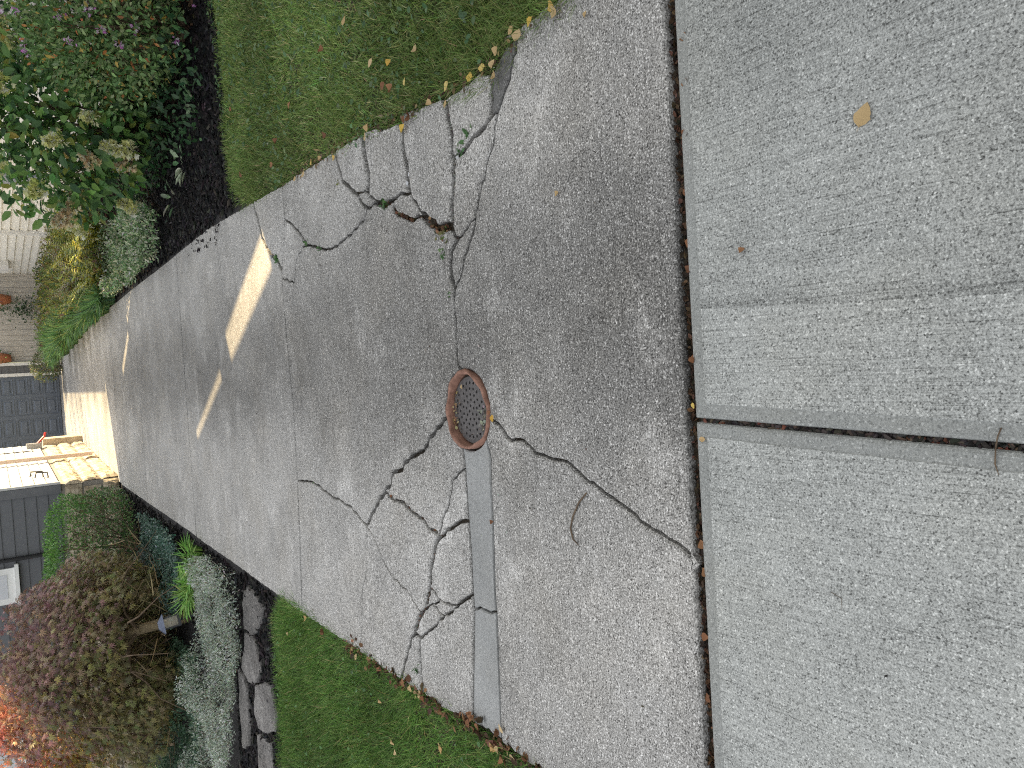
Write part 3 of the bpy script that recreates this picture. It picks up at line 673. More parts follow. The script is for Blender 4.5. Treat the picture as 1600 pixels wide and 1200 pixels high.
# ------------------------------------------------------------------ lawns
def lawn(label, poly, n, h, pal, lean=.55, seed=1, wd=.085, over=.03):
    P = scatter(poly, n); dens = vnoise(P, 2.3, seed)*.6+vnoise(P, 7, seed+1)*.4
    keep = rng.uniform(0, 1, n) < .45+.8*dens; P = P[keep]; dens = dens[keep]; n = len(P)
    pos = np.c_[P, np.full(n, -.022)]
    d = rdir(n, .15, 1); d[:, :2] *= lean*2; sw = vnoise(P, 3.5, seed+4)*2*math.pi*1.6
    d[:, 0] += .45*np.cos(sw); d[:, 1] += .45*np.sin(sw)
    ln = h*(.55+.9*rng.uniform(0, 1, n))*(.65+.7*dens)
    c = pick(pal, n, .25)*(.85+.75*vnoise(P, 1.6, seed+7))[:, None]
    o = cloud('lawn_grass', M_grass, pos, d, rdir(n), ln, wd/ (ln/.05), c, T_BLADE)
    return tag(o, label, 'grass', kind='stuff')
lr_vis = EDGE_R[:7] + [(1.38, 5.85), (1.93, 5.95), (2.4, 5.95), (2.95, 6.1), (4.0, 6.1), (2.6, 1.6)]
lr_vis = [(p[0]-(.02 if i < 7 else 0), p[1]) for i, p in enumerate(lr_vis)]
lawn('short dull green lawn grass right of the driveway', lr_vis, 150000, .050, [(.080, .125, .034, 4), (.115, .16, .046, 4), (.14, .175, .07, 2), (.26, .22, .11, .6), (.055, .09, .03, 2)], seed=3, wd=.095)
ll_vis = [(XL+.02, 1.42), (XL+.02, 5.22), (-1.74, 5.46), (-2.23, 5.52), (-2.93, 5.6), (-4.2, 5.7), (-3.2, 3.2), (-2.2, 1.42)]
lawn('bright green fine lawn grass left of the driveway', ll_vis, 105000, .068, [(.050, .100, .022, 4), (.072, .128, .030, 4), (.105, .155, .045, 2), (.035, .07, .018, 2), (.20, .18, .08, .5)], lean=.5, seed=9, wd=.07)
# broad-leaved weeds
P = scatter(lr_vis, 2600); keep = vnoise(P, 1.5, 31) > .42; P = P[keep]; n = len(P)
tag(cloud('lawn_weeds', M_leaf, np.c_[P, rng.uniform(0, .035, n)], rdir(n, -.1, .5), rdir(n, .4, 1), rng.uniform(.018, .042, n), .5, pick([(.05, .10, .045, 3), (.075, .13, .06, 2), (.10, .14, .07, 1)], n), T_LEAF), 'broad-leaved clover and plantain weeds in the right lawn', 'weeds', kind='stuff')
P = scatter(ll_vis, 700); keep = vnoise(P, 2.5, 32) > .5; P = P[keep]; n = len(P)
tag(cloud('lawn_weeds', M_leaf, np.c_[P, rng.uniform(0, .04, n)], rdir(n, -.1, .5), rdir(n, .4, 1), rng.uniform(.015, .032, n), .6, pick([(.06, .13, .045, 3), (.09, .16, .06, 2)], n), T_LEAF), 'small round weed leaves in the left lawn', 'weeds', kind='stuff')
# longer fescue drooping over the right edge
for (x, y, r_, nn, lab) in ((1.20, 2.35, .20, 1500, 'beside the dark sunken slab piece'), (1.22, 1.95, .16, 1200, 'nearest the sidewalk'), (1.26, 2.85, .16, 700, 'above the broad middle pieces'), (1.32, 3.7, .18, 700, 'at the corner of the raised edge piece'), (1.33, 4.6, .15, 500, 'by the farthest joint'), (1.38, 5.4, .18, 800, 'next to the black mulch')):
    a = rng.uniform(0, 2*math.pi, nn); rr = r_*np.sqrt(rng.uniform(0, 1, nn)); pos = np.c_[x+.05+rr*np.cos(a), y+rr*np.sin(a)*1.5, np.full(nn, -.02)]
    d = rdir(nn, .2, .9); d[:, 0] -= .25
    tag(cloud('fescue_tuft', M_grass, pos, d, rdir(nn), rng.uniform(.06, .13, nn), .022, pick([(.075, .12, .03, 3), (.12, .16, .05, 2), (.17, .17, .07, 1)], nn), T_BLADE),
        'fescue tuft over the right driveway edge '+lab, 'grass tuft', 'fescue tufts along the right driveway edge')

# ------------------------------------------------------------------ mulch
def chips(label, poly, n, pal=((.008, .008, .009, 3), (.022, .020, .020, 3), (.05, .047, .045, .6)), z=-.02, size=(.02, .07)):
    P = scatter(poly, n); d = rdir(n, -.25, .35)
    return tag(cloud('mulch_chips', M_dry, np.c_[P, z+rng.uniform(0, .025, n)], d, rdir(n, .3, 1), rng.uniform(*size, n), .28, pick(pal, n, .3), T_CHIP), label, 'mulch', kind='stuff')
mR = [(1.30, 5.45), (1.325, 6.5), (1.31, 8.5), (1.33, 10), (1.9, 9), (2.6, 7.2), (3.3, 6.3), (2.95, 6.0), (2.4, 5.88), (1.93, 5.9), (1.42, 5.85)]
chips('black shredded mulch under the shrubs right of the driveway', mR, 11000)
chips('dark leaf mould and mulch under the hydrangea', [(1.3, 9.2), (1.3, 12), (2.6, 12), (4.6, 9), (4.6, 6.4), (3.2, 6.1), (2.0, 8.5)], 9000, ((.012, .011, .010, 3), (.035, .026, .02, 2), (.09, .055, .035, 1)))
mL = [(-1.62, 5.40), (-1.62, 6.3), (-2.6, 6.7), (-3.6, 6.8), (-3.8, 5.72), (-2.93, 5.57), (-2.23, 5.5), (-1.74, 5.44)]
chips('black shredded mulch between the flagstones and left lawn', mL, 5500)
chips('black mulch along the left driveway edge beside the daylilies', [(-1.625, 6.2), (-1.625, 8.4), (-2.4, 8.6), (-3.2, 7.6), (-2.4, 6.5)], 3500)
chips('black mulch strip between the hedge and the driveway', [(-1.63, 8.3), (-1.61, 13.3), (-2.2, 13.3), (-2.6, 10), (-2.2, 8.3)], 3500)

# ------------------------------------------------------------------ flagstones
FL = [([(390,912),(398,920),(416,948),(414,968),(404,994),(394,990),(386,982),(384,940)], 'flagstone nearest the driveway, broad and grey, at the alyssum edge'),
      ([(386,986),(402,998),(408,1020),(413,1055),(408,1066),(395,1069),(381,1042)], 'second flagstone from the driveway, tapering'),
      ([(404,1069),(420,1062),(428,1068),(434,1100),(436,1138),(424,1148),(410,1140),(402,1110)], 'large flagstone beside the left lawn edge'),
      ([(405,1146),(418,1152),(427,1160),(433,1215),(408,1215)], 'flagstone cut off by the left picture border, next to the lawn'),
      ([(378,1045),(386,1052),(391,1075),(394,1160),(384,1170),(378,1100)], 'long narrow flagstone tucked under the silver groundcover')]
for pts, lab in FL:
    P = [G(*p)[:2] for p in pts]; Q = []
    for a, b in zip(P, P[1:]+P[:1]):
        k = max(2, int(np.linalg.norm(b-a)/.05))
        for j in range(k): Q.append(a+(b-a)*j/k+rng.normal(0, .011, 2))
    o = slab(Q, [.004]*len(Q), M_stone_walk, None, z=.022+rng.uniform(0, .010), tilt=tuple(rng.uniform(-.02, .02, 2)), name='flagstone', ch=.01, depth=.06, round_=.012)
    tag(o, lab, 'flagstone', 'flagstones set in black mulch by the left lawn')

# ------------------------------------------------------------------ shrubs
def crown_pts(c, r, n, lo=.55, seed=0, gap=.38, lump=3.2, zmin=None, p=2.):
    out = []; tot = 0
    while tot < n:
        d = rdir(n, -1, 1); s = np.maximum.reduce([np.abs(d[:, i])**p for i in range(3)])*0+np.sum(np.abs(d)**p, 1); d = d/ (s**(1/p))[:, None]
        rad = lo+(1-lo)*rng.uniform(0, 1, n)**.6
        P = np.array(c)+d*rad[:, None]*np.array(r)*(1+.16*(clump_noise(d, 2.4, seed)-.5)[:, None]*2)
        k = clump_noise(P, lump, seed+3)+.25*rng.uniform(0, 1, n) > gap
        if zmin is not None: k &= P[:, 2] > zmin
        P = P[k]; out.append(np.c_[P, (P-np.array(c))/np.array(r)]); tot += len(P)
    o = np.concatenate(out)[:n]; return o[:, :3], o[:, 3:]
def stems(name, base, ends, parent, mat=M_twig, r0=.012, seg=5, bow=.15):
    mb = MB()
    for e in ends:
        b = np.array(base)+rng.normal(0, .06, 3)*[1, 1, 0]; e = np.array(e); m = (b+e)/2+rng.normal(0, bow, 3)*.5+[0, 0, .08]
        mb.tube([b, (b+m)/2+rng.normal(0, .01, 3), m, (m+e)/2+rng.normal(0, .015, 3), e], [r0, r0*.85, r0*.7, r0*.5, r0*.3], seg, False)
    return mb.build(name, mat, parent)
def shrub(name, label, cat, c, r, n, size, width, pal, tpl=T_LEAF, mat=M_leaf, seed=0, lo=.5, gap=.36, lump=3.2, up=.3, stem=18, zmin=.02, p=2., shade=None, group=None, jit=.2, partname='foliage'):
    t = tag(empty(name, (c[0], c[1], 0)), label, cat, group); t.location = (0, 0, 0)
    P, D = crown_pts(c, r, n, lo, seed, gap, lump, zmin, p)
    d = norm(D)*.8+rdir(n)*.9+np.array([0, 0, up]); nn = norm(D)+rdir(n)*.6+np.array([0, 0, .8])
    cols = pick(pal, n, jit)
    if shade is not None: cols = shade(P, D, cols)
    f = cloud(partname, mat, P, d, nn, rng.uniform(*size, n), width, cols, tpl, t); f['kind'] = 'stuff'
    if stem:
        E_, _ = crown_pts(c, np.array(r)*.8, stem, .7, seed+9, 0, zmin=zmin)
        stems('stems', (c[0], c[1], 0), E_, t)
    return t
def atY(px, py, y):
    d = ray(px, py); t = y/d[1]; return np.array([0, 0, CAMH])+t*d

# hydrangea: 260 leaves as parts, the rest as one mass, flower panicles as parts
hyd = shrub('hydrangea_shrub', 'large hydrangea with broad green leaves and lime-cream flower heads', 'shrub', (2.62, 8.25, .92), (1.0, .85, .88), 3600, (.075, .125), .52,
    [(.036, .084, .032, 3), (.072, .155, .044, 4), (.11, .20, .048, 2), (.18, .21, .045, .6)], seed=4, lo=.30, gap=.33, lump=2.6, up=-.1, stem=34, zmin=.12)
T, F = T_LEAF
lm = bpy.data.meshes.new('leaf'); lm.from_pydata([tuple(v*np.array([1, .55, 1])) for v in T], [], F); lm.materials.append(M_hydleaf); lm.update()
P, D = crown_pts((2.60, 8.15, .98), (1.02, .95, .86), 900, .88, 14, .30, 2.6, .12)
front = np.argsort(P[:, 1]+P[:, 0]*.5)[:260]
for i in front:
    d = Vector(norm((norm(D[i:i+1])*.7+rdir(1)*.8+[0, 0, -.25]))[0]); nv = Vector(norm(D[i:i+1]*.8+rdir(1)*.4+[0, -.3, .8])[0])
    nv = (nv-d*nv.dot(d)).normalized(); s_ = nv.cross(d); L = random.uniform(.085, .14)
    o = link(bpy.data.objects.new('leaf', lm), hyd)
    o.matrix_local = Matrix.Translation(P[i])@Matrix(((d.x*L, s_.x*L, nv.x*L, 0), (d.y*L, s_.y*L, nv.y*L, 0), (d.z*L, s_.z*L, nv.z*L, 0), (0, 0, 0, 1)))
def panicle(seed, pal, nf=90):
    n = nf; z = rng.uniform(0, 1, n)**.8; rr = (.42*(1-z*.75))*np.sqrt(rng.uniform(.5, 1, n)); a = rng.uniform(0, 6.28, n)
    P = np.c_[rr*np.cos(a), rr*np.sin(a), z*.9]; d = np.c_[np.cos(a), np.sin(a), rng.uniform(-.2, .8, n)]
    o = cloud('flower_head', M_leaf, P, d+rdir(n)*.5, rdir(n, 0, 1)+d, rng.uniform(.16, .24, n), .8, pick(pal, n, .15), T_FLOWER); me = o.data; bpy.data.objects.remove(o); return me
PM = [panicle(1, [(.42, .48, .17), (.52, .55, .26), (.36, .40, .12)]), panicle(2, [(.50, .52, .22), (.55, .52, .30), (.40, .42, .14)]), panicle(3, [(.46, .34, .20), (.52, .42, .28), (.38, .27, .15)])]
for px, py, k, y in ((25,65,0,7.5),(18,134,0,7.4),(151,186,1,7.35),(99,215,1,7.3),(184,232,1,7.4),(214,232,1,7.35),(70,289,0,7.6),(6,269,0,7.5),(12,42,0,7.4),(120,317,2,7.9),(113,340,2,8.0),(217,327,1,8.0),(137,362,1,8.6),(210,255,2,7.5),(150,262,2,7.4)):
    o = link(bpy.data.objects.new('flower_head', PM[k]), hyd); o.location = atY(px, py, y); sc = random.uniform(.16, .21); o.scale = (sc, sc, sc)
    o.rotation_euler = (random.uniform(.2, .9), random.uniform(-.4, .4), random.uniform(0, 6))

az = shrub('azalea_shrub', 'azalea with small rosette leaves, rusty tints and a few pink blossoms', 'shrub', (3.02, 6.95, .66), (.72, .66, .68), 7000, (.036, .062), .44,
    [(.075, .14, .048, 4), (.12, .19, .07, 4), (.17, .22, .10, 2), (.28, .21, .05, .5), (.34, .13, .05, .35)], seed=21, lo=.35, gap=.40, lump=5.5, up=.35, stem=26, zmin=.10)
shrub('evergreen_shrub', 'dark dense evergreen behind the azalea against the white house', 'shrub', (4.15, 9.2, .95), (.85, 1.3, 1.0), 7000, (.05, .09), .4, [(.018, .04, .018, 4), (.03, .06, .025, 3), (.05, .08, .03, 1)], seed=25, lo=.6, gap=.2, stem=10)
carpet_poly = [(1.9, 6.3), (2.0, 9.5), (3.6, 9.5), (4.6, 6.6), (3.0, 6.12), (2.4, 6.05)]
bm_ = panicle(9, [(.62, .22, .52), (.70, .34, .62), (.55, .16, .42)], 12)
for px, py in ((18,15),(2,27),(100,17),(37,75),(45,92),(176,68),(203,50),(276,76),(150,50),(120,72),(308,18),(150,22)):
    p = atY(px, py, 6.45 if px > 60 else 7.0); o = link(bpy.data.objects.new('blossom', bm_), az); o.location = p; o.scale = (.10,)*3; o.rotation_euler = tuple(rng.uniform(0, 3, 3))
for x, y, nn, s_ in ((1.95, 7.05, 11, .14), (2.3, 6.55, 8, .10), (1.75, 7.6, 9, .12)):
    a = rng.uniform(0, 6.28, nn); pos = np.c_[x+.08*np.cos(a), y+.08*np.sin(a), rng.uniform(.03, .10, nn)]
    t = empty('hosta', (x, y, 0)); pos = pos-[x, y, 0]
    for i in range(nn):
        cloud('leaf', M_leaf, pos[i:i+1], np.array([[math.cos(a[i]), math.sin(a[i]), rng.uniform(.1, .7)]]), np.array([[-math.cos(a[i])*.3, -math.sin(a[i])*.3, 1.]]), rng.uniform(.7, 1.1)*s_, .38, pick([(.16, .22, .13, 1), (.30, .34, .24, 1), (.09, .15, .08, 1)], 1), T_LEAF, t)
    tag(t, {1.95: 'pale-edged hosta on black mulch at the foot of the hydrangea', 2.3: 'small hosta in the shade below the azalea', 1.75: 'hosta between the hydrangea and the variegated groundcover'}[x], 'hosta', 'hostas on the black mulch')
def carpet(name, label, poly, n, size, width, pal, h, tpl=T_SMALL, cat='groundcover', up=.5, seed=0, mound=.6, kind='stuff'):
    P = scatter(poly, n); hh = h*(1-mound+mound*vnoise(P, 3.0, seed))*(.75+.5*vnoise(P, 9, seed+1)); z = -.02+hh*rng.uniform(.25, 1, n)**.5
    c = pick(pal, n, .2)*(.65+.7*vnoise(P, 6, seed+2))[:, None]
    return tag(cloud(name, M_leaf, np.c_[P, z], rdir(n, -.3, 1)+[0, 0, up*.5], rdir(n, 0, 1)+[0, 0, .5], rng.uniform(*size, n), width, c, tpl), label, cat, kind=kind)
carpet('variegated_groundcover', 'cream and green variegated groundcover along the right driveway edge', [(1.27, 8.4), (1.24, 11.6), (1.6, 12), (2.2, 11.2), (2.1, 9.2), (1.7, 8.15)], 6500, (.03, .055), .42, [(.30, .36, .22, 3), (.42, .45, .32, 2), (.12, .20, .09, 3), (.07, .13, .05, 2)], .28, T_LEAF, seed=41)

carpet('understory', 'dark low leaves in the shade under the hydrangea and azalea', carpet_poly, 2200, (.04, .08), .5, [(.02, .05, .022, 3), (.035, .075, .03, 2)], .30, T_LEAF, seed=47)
def fern(loc, nf, L, pal, label, group='ferns by the white house'):
    t = tag(empty('fern', loc), label, 'fern', group)
    for i in range(nf):
        pos, d, nn, sz, rach = [], [], [], [], []
        a = rng.uniform(0, 6.28); out = rng.uniform(.35, .8); l = L*rng.uniform(.7, 1.1)
        for k in range(26):
            s = .12+.88*k/25; p = np.array([math.cos(a)*out*l*s*s, math.sin(a)*out*l*s*s, l*(s-.35*s*s*out)]); rach.append(p)
            sd_ = np.array([-math.sin(a), math.cos(a), 0]); ln = .17*l*math.sin(math.pi*min(1, .12+s*.88))**.8
            for g in (-1, 1):
                pos.append(p); d.append(sd_*g+np.array([math.cos(a)*.35, math.sin(a)*.35, .1])); nn.append([0, 0, 1]); sz.append(ln)
        rach = [np.zeros(3)]+rach
        for p, q_ in zip(rach[:-1], rach[1:]):
            pos.append(p); d.append(q_-p); nn.append([math.cos(a), math.sin(a), .3]); sz.append(np.linalg.norm(q_-p)*1.3)
        n = len(pos); cloud('frond', M_leaf, np.array(pos), np.array(d)+rdir(n)*.1*np.linalg.norm(np.array(d), axis=1, keepdims=True), np.array(nn)+rdir(n)*.3, np.array(sz), .24, pick(pal, n, .12)*rng.uniform(.75, 1.2), T_SMALL, t)
    return t
chips('dark mulch and leaf mould under the ferns', [(1.35, 11.5), (1.2, 17), (1.1, 23.8), (3.2, 23.8), (3.6, 12)], 9000, ((.015, .013, .011, 3), (.05, .035, .025, 2), (.10, .065, .04, 1)), size=(.04, .12))
carpet('mixed_perennials', 'mixed yellow-green perennials filling the bed below the fence', [(1.38, 11.6), (1.25, 14), (1.2, 18), (1.1, 21.5), (1.0, 23.5), (3.1, 23.5), (3.3, 15), (3.0, 11.6), (2.2, 11.2)], 9500, (.05, .11), .35, [(.16, .17, .04, 3), (.09, .13, .04, 3), (.24, .22, .05, 1.5), (.11, .075, .045, 1.6), (.05, .09, .035, 2)], .62, T_LEAF, seed=49, mound=.7)
YF = [(.36, .34, .05, 3), (.24, .27, .05, 3), (.45, .38, .07, 1), (.12, .16, .04, 2)]; BF = [(.13, .09, .05, 3), (.18, .13, .05, 2), (.15, .17, .05, 2)]
fern((1.62, 11.9, 0), 16, .85, YF, 'yellowing fern at the driveway side of the fern bed')
fern((2.05, 11.4, 0), 18, .95, YF, 'yellow-green fern nearest the hydrangea')
fern((1.75, 13.2, 0), 18, .95, BF, 'browning fern in front of the board fence')
fern((2.2, 13.0, 0), 16, 1.0, YF, 'tall yellow fern against the white house')
fern((1.55, 14.6, 0), 14, .75, BF+YF, 'low mixed yellow and brown fern behind the others')
def clump(loc, n, L, pal, label, r=.16, name='grass_clump', group='ornamental grass clumps along the right driveway edge', wd=.016, out=.6, cat='ornamental grass'):
    a = rng.uniform(0, 6.28, n); rr = r*np.sqrt(rng.uniform(0, 1, n)); o_ = rng.uniform(.1, out, n)
    b = np.c_[loc[0]+rr*np.cos(a), loc[1]+rr*np.sin(a), np.full(n, loc[2])]; ln = L*rng.uniform(.55, 1, n)
    d1 = np.c_[np.cos(a)*o_*.6, np.sin(a)*o_*.6, np.ones(n)]; mid = b+norm(d1)*(ln*.55)[:, None]
    d2 = np.c_[np.cos(a)*o_*2, np.sin(a)*o_*2, .55-o_*.9]
    pos = np.concatenate([b, mid]); d = np.concatenate([d1, d2]); c = pick(pal, n, .2); nn = np.c_[np.cos(a), np.sin(a), np.full(n, .3)]
    sz = np.concatenate([ln*.62, ln*.5]); o = cloud(name, M_grass, pos, d, np.concatenate([nn, nn])+rdir(2*n)*.3, sz, wd/sz*1.0, np.concatenate([c, c*1.12]), T_BLADE)
    return tag(o, label, cat, group)
GP = [(.06, .12, .04, 3), (.09, .16, .05, 3), (.05, .10, .05, 2), (.16, .19, .06, 1)]
for x, y, n_, L, lab in ((1.36, 12.4, 500, .42, 'low green grass clump beside the variegated groundcover'), (1.30, 13.7, 600, .5, 'green grass clump in front of the ferns'), (1.28, 15.2, 650, .55, 'green grass clump half way along the bed'), (1.30, 13.05, 450, .45, 'low green grass clump between the first ferns'), (1.27, 14.45, 500, .5, 'green grass clump in front of the low mixed fern'), (1.22, 16.2, 600, .6, 'green grass clump before the tall arching one'), (1.10, 18.2, 700, .7, 'green grass clump just past the tall arching one'), (.98, 20.4, 700, .7, 'green grass clump close to the garage shrub'), (1.16, 17.2, 900, .75, 'tall arching green grass clump near the fence'), (1.05, 19.2, 900, .8, 'dark green grass clump beside the garage end of the bed')):
    clump((x, y, 0), n_, L, GP, lab)
shrub('small_shrub', 'small olive-brown shrub at the right corner of the garage door', 'shrub', (.62, 22.6, .34), (.42, .45, .36), 1500, (.04, .07), .4, [(.10, .12, .05, 3), (.15, .13, .06, 2), (.07, .10, .04, 2)], seed=61, stem=6)

# baskets of flowers on the fence
for px, py, lab, pal in ((6, 468, 'terracotta pot of red flowers hanging on the fence', [(.55, .04, .04), (.6, .35, .3)]), (6, 560, 'hanging pot of pink and white flowers by the garage trim', [(.6, .12, .2), (.75, .7, .7), (.6, .3, .35)])):
    p = atY(px, py, 24.05); t = tag(empty('flower_pot', tuple(p)), lab, 'flower pot', 'flower pots hanging on the fence')
    MB().lathe([(.0, -.16), (.10, -.16), (.15, .06), (.16, .10), (.14, .10), (.13, .05), (0, .05)], seg=20).build('pot', M_pot, t, True)
    o = cloud('flowers', M_leaf, rng.normal(0, .09, (60, 3))+[0, -.02, .17], rdir(60), rdir(60), rng.uniform(.05, .09, 60), .8, pick(pal, 60), T_FLOWER, t)
    o = cloud('leaves', M_leaf, rng.normal(0, .10, (80, 3))+[0, -.02, .12], rdir(80), rdir(80), rng.uniform(.05, .10, 80), .5, pick([(.05, .10, .04), (.09, .14, .06)], 80), T_LEAF, t)
n = 260; p = atY(35, 482, 24.0)
tag(cloud('climbing_vine', M_leaf, p+rng.normal(0, 1, (n, 3))*[.16, .05, .22], rdir(n, -1, .3), rdir(n)+[0, -1, 0], rng.uniform(.04, .08, n), .6, pick([(.045, .085, .045), (.07, .11, .06)], n), T_LEAF), 'dark green vine trailing down the fence boards', 'vine')

# ------------------------------------------------------------------ left bed
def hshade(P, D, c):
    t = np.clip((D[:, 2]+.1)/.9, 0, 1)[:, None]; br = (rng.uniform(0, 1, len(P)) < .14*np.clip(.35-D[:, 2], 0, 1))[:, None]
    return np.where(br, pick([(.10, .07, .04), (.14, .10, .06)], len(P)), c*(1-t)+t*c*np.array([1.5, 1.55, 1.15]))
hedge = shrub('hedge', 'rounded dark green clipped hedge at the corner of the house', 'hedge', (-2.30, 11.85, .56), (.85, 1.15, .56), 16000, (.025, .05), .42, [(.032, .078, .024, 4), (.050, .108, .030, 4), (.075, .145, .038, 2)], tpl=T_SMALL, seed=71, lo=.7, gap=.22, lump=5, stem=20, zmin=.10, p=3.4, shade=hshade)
n = 420; P, D = crown_pts((-2.25, 11.3, .42), (.85, .85, .42), n, .6, 77, .1, zmin=.05)
cloud('bare_twigs', M_dry, P, rdir(n, .2, 1)+D*.4, rdir(n), rng.uniform(.10, .32, n), .035, pick([(.12, .085, .055), (.20, .15, .09), (.07, .05, .035)], n), T_BLADE, hedge)['kind'] = 'stuff'
# Japanese maple
map_ = tag(empty('maple_tree', (-2.6, 8.8, 0)), 'weeping laceleaf maple with purple, olive and orange-tipped foliage by the house', 'tree'); map_.location = (0, 0, 0)
mb = MB(); tr = [(-2.58, 8.72, -.05), (-2.60, 8.78, .2), (-2.63, 8.82, .46), (-2.80, 9.2, .62), (-3.0, 9.45, .85), (-3.1, 9.6, 1.15)]
mb.tube(tr, [.062, .058, .055, .052, .045, .03], 9).build('trunk', M_bark, map_, True)
mb = MB()
for i in range(24):
    b = np.array(tr[random.choice((2, 3, 4, 5))]); a = rng.uniform(0, 6.28); L = rng.uniform(.7, 1.35); pts = [b]
    for k in range(1, 6):
        s = k/5; pts.append(b+np.array([math.cos(a)*L*s, math.sin(a)*L*s, .75*s-1.05*s*s])+rng.normal(0, .035, 3))
    mb.tube(pts, [.016, .013, .010, .008, .005, .003], 5, False)
mb.build('branch', M_twig, map_)
MC, MR = (-3.12, 9.6, .78), (1.30, 1.25, 1.02)
def mshade(P, D, c):
    n = len(P); out = c.copy(); top = D[:, 2] > .42+.28*rng.normal(0, 1, n)-.25*(P[:, 0] > -2.7)
    pur = pick([(.115, .062, .066), (.15, .085, .08), (.10, .07, .045), (.14, .10, .06), (.09, .05, .045)], n); oli = pick([(.10, .085, .035), (.13, .12, .04), (.075, .07, .032), (.11, .085, .045), (.09, .10, .035)], n)
    out = np.where(top[:, None], pur, oli)
    lf = np.clip((-P[:, 0]-3.85)/.7, 0, 1)*np.clip((P[:, 2]-.55)/.6, 0, 1)+rng.normal(0, .1, n)
    ora = pick([(.34, .11, .06), (.36, .18, .07), (.34, .24, .06), (.28, .09, .06)], n)
    out = np.where((lf > .45)[:, None], ora, out)
    return np.minimum(out*1.35, .5)
n = 18000; P, D = crown_pts(MC, MR, n, .45, 81, .49, 3.4, .06)
k_ = ~((P[:, 0] > -2.98) & (P[:, 0] < -2.35) & (P[:, 1] < 9.05) & (P[:, 2] < .62)); P, D = P[k_], D[k_]; n = len(P)
d = norm(D)*[.9, .9, .3]+rdir(n)*.7+[0, 0, -.55]
f = cloud('foliage', M_leaf, P, d, norm(D)+rdir(n)*.5+[0, 0, .4], rng.uniform(.032, .075, n), .8, mshade(P, D, np.zeros((n, 3))), T_STAR, map_); f['kind'] = 'stuff'
# the sunlit tips that hang out to the left
n = 1500; P = np.concatenate([np.array(c)+rng.normal(0, 1, (n//3, 3))*[.17, .17, .15] for c in ((-4.15, 9.5, 1.45), (-4.05, 9.4, 1.15), (-3.45, 9.3, 1.72))])
d = rdir(n)*.7+[-.4, -.1, -.5]; h_ = P[:, 2:3]
cl = np.where(h_ > 1.32+rng.normal(0, .1, (n, 1)), pick([(.36, .13, .08), (.40, .19, .10), (.33, .11, .09)], n), pick([(.38, .26, .06), (.40, .30, .08), (.36, .15, .06)], n))
f = cloud('tip_foliage', M_leaf, P, d, rdir(n)+[.5, 0, .6], rng.uniform(.035, .08, n), .8, cl, T_STAR, map_); f['kind'] = 'stuff'; f['label'] = 'orange and yellow sunlit leaf tips'
n = 1500; P, D = crown_pts((-3.0, 9.5, .38), (1.25, 1.1, .42), n, .2, 88, .1, zmin=.02)
cloud('bare_twigs', M_dry, P, rdir(n, .1, 1)+D*.4, rdir(n), rng.uniform(.12, .38, n), .03, pick([(.13, .09, .05), (.24, .17, .09), (.07, .05, .035), (.33, .26, .15)], n), T_BLADE, map_)['kind'] = 'stuff'

carpet('periwinkle_groundcover', 'dark blue-green glossy groundcover between the hedge and the driveway', [(-1.60, 8.35), (-1.62, 10.4), (-2.2, 10.7), (-2.9, 10.3), (-2.7, 8.8), (-2.1, 8.2)], 9000, (.022, .042), .5, [(.035, .075, .055, 4), (.07, .12, .095, 3), (.16, .21, .19, 1.6)], .24, T_LEAF, seed=51)
carpet('dark_groundcover', 'dark green groundcover under the maple on the left', [(-2.75, 7.9), (-2.85, 9.2), (-5.2, 11.0), (-5.6, 9.2), (-4.0, 7.6), (-3.0, 7.6)], 12000, (.025, .05), .4, [(.03, .065, .038, 4), (.05, .09, .05, 3), (.09, .13, .08, 1)], .26, T_LEAF, seed=53)
carpet('silver_groundcover', 'silvery grey-green fine-leaved groundcover mounding beside the flagstones', [(-1.56, 6.18), (-1.54, 6.9), (-1.62, 7.3), (-2.0, 7.5), (-2.7, 7.7), (-4.4, 8.6), (-4.4, 7.2), (-3.4, 6.62), (-2.5, 6.42), (-2.15, 6.25), (-1.8, 6.12)], 36000, (.016, .034), .30, [(.24, .28, .23, 4), (.36, .40, .35, 3), (.14, .18, .12, 3), (.10, .075, .05, .8)], .30, T_SMALL, seed=55, mound=.75)
for x, y, lab in ((-1.78, 7.75, 'bright green strappy daylily clump at the driveway edge'), (-2.05, 7.95, 'second daylily clump behind the one at the driveway edge'), (-2.16, 8.15, 'daylily clump beside the path light')):
    clump((x, y, -.02), 170, .30, [(.07, .15, .03, 3), (.10, .20, .04, 3), (.15, .22, .06, 1)], lab, .14, 'daylily', 'daylilies in the left bed', .014, .95, 'daylily')
P = scatter([(-1.57, 7.3), (-1.58, 8.0), (-1.75, 8.0), (-1.75, 7.2)], 40)
# path light
lp = G(302, 962); pl = tag(empty('path_light', (lp[0]+.02, lp[1]-.05, .055)), 'small square garden path light with slate-blue cap beside the maple trunk', 'path light'); 
MB().prism([(-.012, -.012, -.1), (.012, -.012, -.1), (.012, .012, -.1), (-.012, .012, -.1)], (0, 0, .17)).build('stake', M_lampdark, pl)
MB().box((-.055, -.055, .07), (.055, .055, .092)).build('base', M_lampdark, pl)
MB().box((-.042, -.042, .0925), (.042, .042, .20)).build('glass', M_glass, pl)
for sx in (-1, 1):
    for sy in (-1, 1): MB().box((sx*.046-.006, sy*.046-.006, .0925), (sx*.046+.006, sy*.046+.006, .20)).build('corner_post', M_lampdark, pl)
cp = MB(); cp.V = [(-.085, -.085, .201), (.085, -.085, .201), (.085, .085, .201), (-.085, .085, .201), (-.03, -.03, .245), (.03, -.03, .245), (.03, .03, .245), (-.03, .03, .245)]
cp.F = [(3, 2, 1, 0), (4, 5, 6, 7), (0, 1, 5, 4), (1, 2, 6, 5), (2, 3, 7, 6), (3, 0, 4, 7)]; cp.build('cap', M_lampcap, pl)
